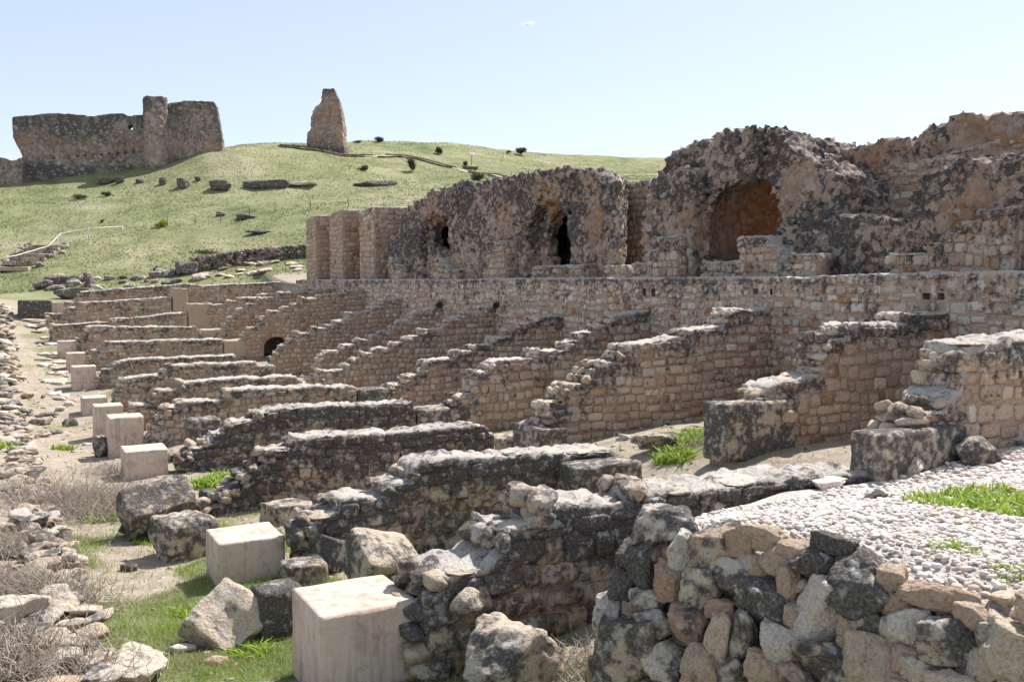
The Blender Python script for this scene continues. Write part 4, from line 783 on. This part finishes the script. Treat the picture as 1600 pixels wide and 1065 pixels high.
zz = (V[:, 2] - pz_[0]) / (pz_[-1] - pz_[0]); tn = np.stack([np.clip(.4 + .2 * fbm(V * .5, 3, 4), 0, 1), np.clip(.32 + .6 * sst(.8, 1, zz) + .6 * (1 - sst(.1, .3, zz)) + .25 * fbm(V * .5, 3, 5), 0, 1), np.full(len(V), 1.)], 1)
RX, RY = np.array([_R[0], _R[1], 0]), np.array([_F[0], _F[1], 0]) / math.hypot(_F[0], _F[1])
W = np.outer(V[:, 0], RX) + np.outer(V[:, 1], RY) + np.array([pc[0], pc[1], 0]); W[:, 2] = V[:, 2]
o = thing('masonry_pillar', 'lone tapering pillar of reddish masonry on the hilltop', 'ruin', (pc[0], pc[1], pc[2])); put('rubble_core', mesh_np('pillar_core', W - pc, F, M_CASTLE, tn), parent=o)
def hrock(label, px, py, wpx, hpx, seed, col=(.25, .75, .85), cat='rock', dep=.8, name='outcrop', group=None):
    p = hit(px, py, 20); dist = p @ _F; wd, hh = wpx * dist / F_PX, hpx * dist / F_PX * 1.0
    rock(name, label, 0, 0, (wd, wd * dep if wd < 3 else 1.6, hh), -TH, col=col, seed=seed, sub=4, p=p, sink=.2, cat=cat, group=group, planes=14)
for i, (px, py, wp, hp_, lab) in enumerate(((167, 287, 24, 9, 'leftmost low dark rock in the row below the castle wall'), (187, 287, 14, 11, 'second small dark rock in the row below the castle wall'), (218, 287, 14, 11, 'rounded dark rock alone in the row below the tower'), (254, 290, 12, 15, 'upright dark rock in the row right of the tower foot'), (286, 293, 20, 18, 'chunky dark rock in the middle of the outcrop row'), (309, 284, 10, 8, 'smallest dark rock in the outcrop row'), (346, 293, 34, 18, 'wide sloping dark rock left of the long outcrop'), (415, 290, 74, 15, 'longest dark outcrop at the end of the row'), (586, 292, 70, 10, 'long thin dark rock band below the lone pillar'), (345, 338, 14, 8, 'small dark rock on the middle of the slope'), (385, 342, 34, 9, 'tilted flat rock on the slope near the rope fence'), (405, 365, 40, 6, 'low line of stones in the grass above the pier wall'))):
    hrock(lab, px, py, wp, hp_, 1000 + i)
hrock('pale flat rock slab at the end of the outcrop row', 474, 289, 44, 6, 1020, (.02, .0, 1.15))
# stones tumbled along the far edge of the ruins
g = np.random.default_rng(44)
for i in range(74):
    px = g.uniform(62, 475); py = np.interp(px, [60, 130, 250, 330, 475], [448, 446, 436, 424, 412]) + g.uniform(-9, 12); big = px < 330 and g.random() < .4
    p = hit(px, py, 20); sz = g.uniform(.35, .75) * (1.25 if big else 1); k = int(g.integers(14))
    flat = px > 330
    tag(put('tumbled_stone', RK3M[k], (p[0], p[1], p[2] + sz * .12), tuple(g.uniform(-.3, .3, 3)), (sz * 1.3, sz, sz * (.3 if flat else .65)), color=(g.uniform(.0, .4), g.uniform(0, .3) if flat else g.uniform(.3, .9), 1.)),
        'pale flat stones littering the slope under the pier wall' if flat else 'grey stones tumbled along the edge of the grass behind the walls', 'stone', 'flat stones under the pier wall' if flat else 'stones tumbled along the grass edge')
for lab, px, py, dm, sd in (('grey table-like slab on a dark stone at the grass edge', 66, 452, (1.3, 1.0, .75), 71), ('pair-like long grey block beside the table slab', 92, 444, (1.9, .8, .7), 72), ('dark pointed block among the grey stones at the grass edge', 140, 448, (.8, .7, 1.1), 73), ('broad dark mound of masonry at the end of the far wall', 118, 466, (2.6, .8, .8), 74), ('big dark boulder at the corner of the far rubble', 292, 428, (1.5, 1.1, 1.0), 75)):
    rock('far_block', lab, px, py, dm, .1, col=(.22, .65, 1.), seed=1100 + sd, sub=4, cat='stone block')
dw = thing('dry_stone_wall', 'low dark dry-stone wall between the grass slope and the pier wall', 'wall', tuple(hit(395, 412, 20))); bag = Bag(); o0 = np.array(dw.location)
pts = [hit(x, y, 20) for x, y in ((300, 425), (330, 420), (380, 412), (430, 406), (480, 402), (520, 400))]
for i in range(len(pts) - 1):
    for k in range(26):
        t = g.random(); b_ = pts[i] * (1 - t) + pts[i + 1] * t; 
        for lv in range(5):
            sz = g.uniform(.2, .45); V, F = RK2[int(g.integers(14))]; bag.add((V * np.array([sz * 1.3, sz, sz * .8])) @ rotm(*g.uniform(-.3, .3, 3)).T + b_ - o0 + np.array([g.uniform(-.1, .1), g.uniform(-.25, .25), .05 + lv * .2]), [F], (g.uniform(.2, .6), g.uniform(.4, .8), .9))
put('stonework', bag.mesh('stonework', M_STONEJ), parent=dw)['kind'] = 'stuff'
# footpath with timber edging
m, nt, b, pos = new_mat('path_earth'); c = ramp(nt, noise(nt, pos, 2, 4), [(.35, (.33, .29, .2)), (.65, (.45, .41, .3))]); nt.links.new(c, b.inputs['Base Color']); M_PATH = m
m, nt, b, pos = new_mat('old_timber'); c = ramp(nt, noise(nt, pos, 5, 4), [(.35, (.10, .08, .06)), (.65, (.22, .18, .14))]); nt.links.new(c, b.inputs['Base Color']); M_TIMBER = m
m, nt, b, pos = new_mat('galvanised_steel', .45); b.inputs['Metallic'].default_value = .3; c = ramp(nt, noise(nt, pos, 8, 3), [(.3, (.50, .49, .47)), (.7, (.62, .61, .58))]); nt.links.new(c, b.inputs['Base Color']); M_STEEL = m
def tube(pts, r, sides=6):
    pts = np.array(pts, float); V, F = [], []
    for i, p in enumerate(pts):
        d = pts[min(i + 1, len(pts) - 1)] - pts[max(i - 1, 0)]; d /= np.linalg.norm(d); u = np.cross(d, [0, 0, 1.]) if abs(d[2]) < .95 else np.array([1., 0, 0]); u /= np.linalg.norm(u); v = np.cross(u, d)
        V += [p + r * (math.cos(a) * u + math.sin(a) * v) for a in np.linspace(0, 2 * math.pi, sides, endpoint=False)]
    for i in range(len(pts) - 1):
        for k in range(sides): F.append([i * sides + k, i * sides + (k + 1) % sides, (i + 1) * sides + (k + 1) % sides, (i + 1) * sides + k])
    return np.array(V), [np.array(F), np.array([list(range(sides))[::-1], [(len(pts) - 1) * sides + k for k in range(sides)]])]
pp = [hit(x, y, 60) for x, y in ((436, 230), (470, 235), (505, 241), (545, 245), (600, 248), (640, 250), (680, 256), (720, 264), (760, 273), (800, 283), (840, 293))]
dense = []
for i in range(len(pp) - 1):
    for t in np.linspace(0, 1, 8, endpoint=False): dense.append(pp[i] * (1 - t) + pp[i + 1] * t)
dense = np.array(dense); dn = np.gradient(dense[:, :2], axis=0); dn /= np.linalg.norm(dn, axis=1)[:, None]; sd_ = np.stack([-dn[:, 1], dn[:, 0]], 1); rows = []
for k in (-.45, -.15, .15, .45): q = dense[:, :2] + sd_ * k; rows.append(np.stack([q[:, 0], q[:, 1], ground(q[:, 0], q[:, 1]) + .06], 1))
G_ = np.stack(rows, 0); kind(put('footpath', mesh_np('footpath', G_.reshape(-1, 3), gridfaces(4, len(dense)), M_PATH)), 'structure')
for sgn, lab in ((-.6, 'dark timber edging along one side of the hill footpath, nearer the skyline'), (.6, 'dark timber edging along the other side of the hill footpath, nearer the ruins')):
    ed = thing('path_edging', lab, 'edging', tuple(pp[5])); eo = np.array(ed.location)
    for i in range(0, len(dense) - 3, 3):
        q = dense[i:i + 4, :2] + sd_[i:i + 4] * sgn
        if g.random() < .15: continue
        P3 = np.stack([q[:, 0], q[:, 1], ground(q[:, 0], q[:, 1]) + .14], 1); put('beam', mesh_np('beam', *(lambda t: (t[0] - eo, t[1]))(tube(P3[[0, 3]] + np.array([[0, 0, 0], [0, 0, .01]]), .09, 6)), M_TIMBER), parent=ed)
sp = hit(737, 257, 60); sg = thing('sign_post', 'small white information panel on a post beside the hill footpath', 'sign', tuple(sp))
put('post', mesh_np('post', *tube([(0, 0, -.2), (0, 0, 1.35)], .05), M_TIMBER), parent=sg); V, F = block_vf(3, (.75, .06, .45), n=3, bev=.01, rough=0, wear=0); m_, nt, b, pos = new_mat('white_panel', .5); b.inputs['Base Color'].default_value = (.75, .75, .72, 1); put('panel', mesh_np('panel', V, F, m_), (0, 0, 1.3), (R(-35), 0, -TH), parent=sg)
rock('low_bench', 'low dark bench of stone under the information panel', 0, 0, (2.2, .7, .5), -TH, col=(.3, .8, .8), seed=77, p=hit(735, 262, 60), cat='bench')
# rope fence
fpx = [(262, 356), (305, 352), (345, 347), (390, 340), (430, 332), (485, 329), (545, 329), (600, 329), (650, 328)]; fp = [hit(x, y, 40) for x, y in fpx]
fn = thing('rope_fence', 'thin post-and-rope fence crossing the slope above the pier wall', 'fence', tuple(fp[4])); fo = np.array(fn.location)
for p in fp: put('post', mesh_np('post', *tube([p - fo - (0, 0, .2), p - fo + (0, 0, .85)], .035, 5), M_TIMBER), parent=fn)
rp = []
for i in range(len(fp) - 1):
    for t in np.linspace(0, 1, 6, endpoint=False): rp.append(fp[i] * (1 - t) + fp[i + 1] * t + np.array([0, 0, .82 - .25 * t * (1 - t)]) - fo)
put('rope', mesh_np('rope', *tube(rp, .018, 4), M_STEEL), parent=fn)
# stone steps with a steel handrail
s0, s1 = hit(22, 428, 40), hit(80, 386, 40)
st = thing('stone_steps', 'flight of rough stone steps climbing the grass at the frame edge', 'steps', tuple(s0)); so = np.array(s0); dirv = (s1 - s0); hd = dirv.copy(); hd[2] = 0; L = np.linalg.norm(hd); hd /= L; az = math.atan2(hd[1], hd[0])
for i in range(7):
    t = (i / 7) ** .8; p = s0 + dirv * t; V, F = block_vf(1200 + i, (1.6 if i == 0 else .85, 2.6, .34), n=6, bev=.04, rough=.03, wear=.05); put('step', mesh_np('step', V, F, M_STONE), tuple(p - so + np.array([0, 0, -.12])), (0, 0, az), parent=st, color=(.35 if i == 0 else .3, .1 if i == 0 else .45, 1.))
for i in range(26):
    t = g.random(); sdv = np.array([-hd[1], hd[0], 0]) * (1.5 if g.random() < .6 else -1.5) * g.uniform(.9, 1.25); p = s0 + dirv * t + sdv; sz = g.uniform(.25, .6); put('side_stone', RK3M[int(g.integers(14))], (p[0] - so[0], p[1] - so[1], g1(p[0], p[1]) - so[2] + .1), tuple(g.uniform(-.4, .4, 3)), (sz * 1.2, sz, sz * .7), st, (g.uniform(.1, .4), g.uniform(.2, .7), 1.))
hr = thing('handrail', 'pale steel handrail beside the rough stone steps', 'handrail', tuple(hit(95, 385, 40))); ho = np.array(hr.location)
posts = [(( -40, 441), (-40, 411)), ((27, 427), (27, 399)), ((95, 386), (95, 365)), ((139, 377), (139, 356.5)), ((192, 369), (192, 354))]
tops = []
for (bx_, by), (tx, ty) in posts:
    p = hit(bx_, by, 40); dd = float(p @ _F); q = at(tx, ty, D=dd); q = np.array([p[0], p[1], q[2]]); tops.append(q); put('post', mesh_np('post', *tube([p - ho - (0, 0, .2), q - ho], .04, 6), M_TIMBER if bx_ == 27 else M_STEEL), parent=hr)
mid = tops[1] * .3 + tops[2] * .7; mid[2] = tops[1][2] + (tops[2][2] - tops[1][2]) * .45
put('rail', mesh_np('rail', *tube([q - ho for q in (tops[0], tops[1], mid, tops[2], tops[3], tops[4])], .032, 6), M_STEEL), parent=hr)

# ------------------------------------------------------------------ plants
def mat_leaf(name, stops, rough=.6, trans=.35):
    m, nt, b, pos = new_mat(name, rough); r, gg, bl_ = col_src(nt, 'attr'); c = ramp(nt, r, stops); nt.links.new(c, b.inputs['Base Color'])
    tr = N(nt, 'ShaderNodeBsdfTranslucent', {'Color': c}); mx = N(nt, 'ShaderNodeMixShader', {0: trans, 1: b.outputs[0], 2: tr.outputs[0]}); nt.links.new(mx.outputs[0], nt.nodes['Material Output'].inputs[0]); return m
M_GRASS = mat_leaf('grass', [(0, (.42, .38, .22)), (.18, (.38, .38, .16)), (.3, (.26, .35, .085)), (.7, (.32, .43, .09)), (1, (.42, .50, .12))])
M_WEED = mat_leaf('weed_leaf', [(0, (.20, .29, .045)), (.6, (.32, .44, .07)), (1, (.46, .54, .12))])
M_HTUFT = mat_leaf('hill_grass', [(0, (.36, .335, .22)), (.35, (.28, .29, .15)), (.7, (.215, .245, .11)), (1, (.14, .17, .075))])
M_BUSH = mat_leaf('shrub_leaf', [(0, (.05, .065, .03)), (.6, (.085, .105, .05)), (1, (.14, .155, .08))])
M_BUSHY = mat_leaf('yellow_shrub', [(0, (.22, .28, .02)), (1, (.45, .48, .04))])
m, nt, b, pos = new_mat('dry_twig'); r, gg, bl_ = col_src(nt, 'attr'); c = ramp(nt, r, [(0, (.17, .13, .10)), (.5, (.32, .26, .21)), (1, (.48, .42, .36))]); nt.links.new(c, b.inputs['Base Color']); M_TWIG = m
def blades(P, h, w, g, lean=.5, tint=None, curl=.35):
    n = len(P); a = g.uniform(0, 6.283, n); la = g.uniform(0, 6.283, n); ln = np.abs(g.normal(0, lean, n)) * h; side = np.stack([np.cos(a), np.sin(a), np.zeros(n)], 1) * w[:, None] * .5; ld = np.stack([np.cos(la), np.sin(la), np.zeros(n)], 1)
    mid = P + ld * (ln * curl)[:, None] + np.array([0, 0, 1.]) * (h * .6)[:, None]; tip = P + ld * ln[:, None] + np.array([0, 0, 1.]) * h[:, None]
    V = np.stack([P - side, P + side, mid + side * .75, mid - side * .75, tip], 1).reshape(-1, 3); i = np.arange(n)[:, None] * 5
    t = g.random(n) if tint is None else tint; T = np.repeat(t, 5)
    return V, [i + np.array([0, 1, 2, 3]), i + np.array([3, 2, 4])], np.stack([T, T, T], 1)
def lawn(name, label, X, Y, h, w, g, mat, tint=None, zf=None, lean=.5):
    Z = zf(X, Y) if zf else ground(X, Y); V, F, T = blades(np.stack([X, Y, Z - .01], 1), h, w, g, lean, tint); o = put(name, mesh_np(name, V, F, mat, T, smooth=False)); o['label'] = label; o['kind'] = 'stuff'; return o
g = np.random.default_rng(21)
X = g.uniform(.7, 3.6, 100000); Y = 4.2 + 11.5 * g.random(100000) ** 1.3; k = grass_mask(X, Y) + .3 * g.normal(size=len(X)) > .5; X, Y = X[k], Y[k]
tn = np.clip(.45 + .5 * vnoise(xyz(X * 1.3, Y * 1.3), 5) + .15 * g.normal(size=len(X)), 0, 1)
lawn('grass', 'short green grass growing along the near end of the path', X, Y, g.uniform(.02, .085, len(X)) * (1 + .5 * vnoise(xyz(X * 2, Y * 2), 6)), g.uniform(.004, .009, len(X)), g, M_GRASS, tn)
X = np.concatenate([g.uniform(.7, 3.4, 26000), g.uniform(3.4, 15.3, 60000)]); Y = np.concatenate([g.uniform(12, 60, 26000), 7.6 + 40 * g.random(60000) ** 1.6]); k = (grass_mask(X, Y) + .25 * g.normal(size=len(X)) > .55); X, Y = X[k], Y[k]
lawn('sparse_grass', 'thin patchy grass between the cross walls and along the far path', X, Y, g.uniform(.04, .13, len(X)), g.uniform(.008, .02, len(X)), g, M_GRASS, np.clip(.35 + .5 * vnoise(xyz(X, Y), 5) + .15 * g.normal(size=len(X)), 0, 1))
# dry grass and litter on the near soil
X = g.uniform(.6, 4.2, 14000); Y = 4.2 + 12 * g.random(14000); lawn('dry_grass', 'dead straw-coloured grass lying over the path soil', X, Y, g.uniform(.01, .05, len(X)), g.uniform(.003, .006, len(X)), g, M_TWIG, g.uniform(.4, 1, len(X)), lean=1.6)
# stone chips on the soil
bag = Bag()
for i in range(3600):
    y = 4.3 + 40 * g.random() ** 2; x = g.uniform(.6, 15.2); sz = g.uniform(.015, .06) * (1 + y / 30) * (1 + 2 * (g.random() < .04)); V, F = RK1[int(g.integers(8))]; bag.add((V * np.array([sz * 1.4, sz, sz * .7])) @ rotm(*g.uniform(-.4, .4, 3)).T + np.array([x, y, 0]), [F], (g.uniform(0, .5), g.uniform(0, .5), 1.)); 
V_ = np.concatenate(bag.V); cen = np.repeat(np.array([v[:, :2].mean(0) for v in bag.V]), [len(v) for v in bag.V], axis=0); V_[:, 2] += ground(cen[:, 0], cen[:, 1]); bag.V = [V_]
kind(put('gravel_chips', bag.mesh('gravel_chips', M_STONEJ)), 'stuff')['label'] = 'stone chips scattered over the soil between the walls'
# hill turf
D_h = 63 + 95 * g.random(120000) ** 1.1; px_ = g.uniform(-60, 1030, 120000); ang = TH + np.arctan((px_ - 800) / F_PX); X = D_h / np.cos(np.arctan((px_ - 800) / F_PX)) * np.sin(ang); Y = D_h / np.cos(np.arctan((px_ - 800) / F_PX)) * np.cos(ang)
k = (Y > 64.5) | (X > 24); k &= fbm(xyz(X * .25, Y * .25), 4, 91) + .35 * g.normal(size=len(X)) > -.05; X, Y = X[k], Y[k]
tn = np.clip(.45 + .9 * fbm(xyz(X * .12, Y * .12), 4, 92) + .2 * g.normal(size=len(X)), 0, 1); lawn('hill_grass', 'short spring turf covering the hillside', X, Y, g.uniform(.04, .17, len(X)), g.uniform(.05, .14, len(X)), g, M_HTUFT, tn, lean=.8)
def weed(label, px, py, n, rad, h, g, zf=None, p=None, name='weed_clump'):
    p = hit(px, py) if p is None else np.array(p); a = g.uniform(0, 6.283, n); r_ = rad * np.sqrt(g.random(n)) * (1 + .25 * np.sin(3 * a + g.uniform(0, 6))); X = p[0] + r_ * np.cos(a); Y = p[1] + r_ * np.sin(a) * 1.1; Z = zf(X, Y) if zf else ground(X, Y)
    V, F, T = blades(np.stack([X, Y, Z], 1) - p, h * g.uniform(.3, 1, n) ** 1.3, h * g.uniform(.12, .34, n), g, 1.3, np.clip(g.normal(.5, .25, n), 0, 1)); return tag(put(name, mesh_np(name, V, F, M_WEED, T, smooth=False), tuple(p)), label, 'plant', 'bright green weeds')
def gp(px, py):
    p = at(px, py, Z=-1.8)
    for _ in range(6): p = at(px, py, Z=float(gz(np.array([p[0]]), np.array([p[1]]))[0]))
    return p
weed('large bright green weed patch growing in the gravel', 0, 0, 900, .42, .1, g, gz, gp(1535, 785)); weed('small weed tuft on the gravel near the rubble rim', 0, 0, 160, .12, .05, g, gz, gp(1490, 855)); weed('weed tuft at the frame edge low on the gravel', 0, 0, 140, .12, .045, g, gz, gp(1575, 908))
weed('green weeds behind the dark fallen block', 345, 756, 700, .5, .22, g); weed('small green tuft by the six-sided block', 460, 820, 160, .14, .16, g); weed('green weeds below the nearest stepped wall gap', 1075, 690, 500, .5, .2, g); weed('green weed clump in front of the huge black block', 1055, 716, 420, .32, .2, g)
weed('strip of green weeds in the shade of the second low wall', 740, 876, 800, .5, .12, g); weed('green weed clump left of the fallen crusted block', 160, 808, 420, .38, .12, g); weed('green weed tuft beside the front pedestal', 395, 1020, 300, .2, .1, g); weed('small weed on the bare middle path', 100, 703, 160, .3, .18, g); weed('green weeds on the flat soil near the gravel corner', 905, 1045, 120, .14, .08, g); weed('green plants along the outer kerb wall', 8, 700, 300, .5, .25, g)
weed('weed tuft between the leaning slab and the path', 300, 960, 260, .22, .1, g); weed('green weeds beside the pedestal shadow', 232, 850, 200, .2, .08, g)
def twigs(label, px, py, n, size, h, g, seg=3, rad=.004, tint=(.2, .9), p=None, flat=False):
    p = hit(px, py) if p is None else np.array(p); V, F, T = [], [], []; base = 0
    st_ = np.stack([g.normal(0, size * .42, n), g.normal(0, size * .42, n), np.abs(g.normal(0, h * .35, n)) * (0.6 if flat else .5)], 1); d = g.normal(size=(n, 3)); d[:, 2] = np.abs(d[:, 2]) * (.25 if flat else .9); d /= np.linalg.norm(d, axis=1)[:, None]; ln = g.uniform(.12, .4, n) * size; pts = [st_]
    for k in range(seg - 1): d = d + g.normal(size=(n, 3)) * .35; d /= np.linalg.norm(d, axis=1)[:, None]; pts.append(pts[-1] + d * (ln / (seg - 1))[:, None])
    pts = np.stack(pts, 1); pts[:, :, 2] = np.maximum(pts[:, :, 2], 0) + .0; gzv = ground(pts[:, :, 0] + p[0], pts[:, :, 1] + p[1]) - p[2]; pts[:, :, 2] += gzv
    ex = rad * np.array([[1, 0, 0], [-.5, .87, .3], [-.5, -.87, -.3]]); fall = np.linspace(1, .4, seg)
    V = (pts[:, :, None, :] + ex[None, None] * fall[None, :, None, None]).reshape(-1, 3); i0 = (np.arange(n) * seg * 3)[:, None, None, None]; q = []
    for k in range(seg - 1):
        for s in range(3): q.append(np.stack([i0[:, 0, 0, 0] + k * 3 + s, i0[:, 0, 0, 0] + k * 3 + (s + 1) % 3, i0[:, 0, 0, 0] + (k + 1) * 3 + (s + 1) % 3, i0[:, 0, 0, 0] + (k + 1) * 3 + s], 1))
    t = np.repeat(g.uniform(tint[0], tint[1], n), seg * 3); return tag(put('dry_brush', mesh_np('dry_brush', V, np.concatenate(q), M_TWIG, np.stack([t, t, t], 1)), tuple(p)), label, 'brush', 'dead dry brush')
twigs('wide grey-brown dead bush sprawling across the middle of the path', 118, 795, 2600, 1.5, .55, g, rad=.005); twigs('heap of dead grey twigs on the kerb wall', 45, 945, 2500, .95, .8, g, rad=.0045); twigs('tangled heap of dead twigs in the bottom corner', 35, 1062, 2700, .85, .8, g, rad=.0045)
twigs('thin dry stems at the kerb wall foot', 30, 860, 1200, .9, .5, g); twigs('dry straw in front of the gravel platform corner', 895, 1050, 700, .5, .22, g, rad=.003, tint=(.5, 1)); twigs('few bare stems in the shade behind the second pedestal', 480, 905, 160, .45, .4, g, rad=.003, tint=(.4, 1)); twigs('dry stems at the foot of the huge black block', 1095, 700, 300, .6, .6, g, tint=(.3, .8)); twigs('dead twigs lying along the low wall strip', 1260, 735, 120, .8, .2, g, rad=.004, flat=True)['kind'] = 'stuff'; twigs('dry stems between the tumbled blocks and the second low wall', 620, 880, 200, .6, .3, g, rad=.003, tint=(.3, .9)); twigs('dry brush by the tall footed pedestal', 175, 740, 700, .9, .3, g, tint=(.3, .9))
def bush(label, px, py, wpx, hpx, g, mat=None, n=500, name='shrub', p=None):
    p = hit(px, py, 20) if p is None else p; dist = float(p @ _F); rw, rh = wpx * dist / F_PX / 2, hpx * dist / F_PX
    d = g.normal(size=(n, 3)); d /= np.linalg.norm(d, axis=1)[:, None]; cl = g.normal(size=(7, 3)) * .35; q = (d * (g.random(n) ** .45)[:, None] * .65 + cl[g.integers(0, 7, n)]) * np.array([rw, rw, rh * .5]); q[:, 2] = np.abs(q[:, 2] + rh * .42)
    V, F, T = blades(q, np.full(n, rh * .26) * g.uniform(.4, 1.8, n), np.full(n, rh * .11), g, 1.1); root = thing(name, label, 'shrub', tuple(p), 'shrubs on the hill'); put('foliage', mesh_np('foliage', V, F, mat or M_BUSH, T, smooth=False), parent=root); put('stem', mesh_np('stem', *tube([(0, 0, -.1), (.02, 0, rh * .5)], max(.02, rh * .04), 5), M_TIMBER), parent=root); return root
for lab, px, py, a, b_ in (('wide dark shrub low on the slope below the castle wall', 126, 314, 22, 8), ('small dark shrub right of the wide one below the castle', 166, 310, 12, 7), ('round dark shrub on the skyline right of centre', 815, 243, 16, 10), ('upright dark shrub on the bare slope below the footpath', 645, 271, 9, 15), ('dark shrub on the slope above the footpath', 685, 242, 10, 9), ('dark spreading shrub just above the near vault ruin', 745, 283, 26, 12), ('bluish shrub on the skyline right of the lone pillar', 591, 222, 16, 8), ('thin shrub on the skyline between pillar and round shrub', 707, 226, 10, 9), ('low shrub on the skyline next to the lone pillar', 558, 222, 14, 4), ('low dark shrub left of the upright one', 570, 271, 14, 8), ('small shrub beside the sign post', 727, 257, 6, 6), ('dark grassy shrub above the dry-stone wall', 325, 402, 50, 9), ('small dark shrub on the slope above the handrail', 160, 352, 6, 4), ('small shrub right of the round skyline shrub', 795, 240, 8, 4), ('round green shrub at the grass edge near the far stones', 244, 427, 8, 8)):
    bush(lab, px, py, a, b_, g)
bush('bright yellow-green shrub in the middle of the slope', 253, 358, 13, 12, g, M_BUSHY)
# ------------------------------------------------------------------ the one small cloud
m = bpy.data.materials.new('cloud_vapour'); m.use_nodes = True; nt = m.node_tree; nt.nodes.remove(nt.nodes['Principled BSDF']); tc = N(nt, 'ShaderNodeTexCoord').outputs['Object']
ln = N(nt, 'ShaderNodeVectorMath', {0: N(nt, 'ShaderNodeVectorMath', {0: tc, 1: (1 / 26, 1 / 14, 1 / 9)}, operation='MULTIPLY').outputs[0]}, operation='LENGTH').outputs['Value']
den = mth(nt, 'MULTIPLY', rng(nt, mth(nt, 'SUBTRACT', noise(nt, tc, .09, 5, .6), mth(nt, 'MULTIPLY', ln, .45)), .12, .4), .09)
vol = N(nt, 'ShaderNodeVolumePrincipled', {'Color': (1, 1, 1, 1), 'Density': den, 'Anisotropy': .3}); nt.links.new(vol.outputs[0], nt.nodes['Material Output'].inputs['Volume'])
cp = at(824, 38, D=2600); V, F = ICO[3]; tag(put('cloud', mesh_np('cloud', V * np.array([26, 14, 9]), F, m), tuple(cp), (0, 0, -TH)), 'tiny white cloud alone in the blue sky', 'cloud')
for lab, px, py, X_, hh in (('small bluish plant where the seventh stepped wall meets the long wall', 686, 483, 15.35, .35), ('small bluish plant where the sixth stepped wall meets the long wall', 774, 484, 15.35, .3)):
    p = at(px, py, X=X_); d_ = float(p @ _F); bush(lab, 0, 0, hh * .8 * F_PX / d_, hh * F_PX / d_, g, n=160, name='wall_plant', p=p)['group'] = 'plants in the walls'
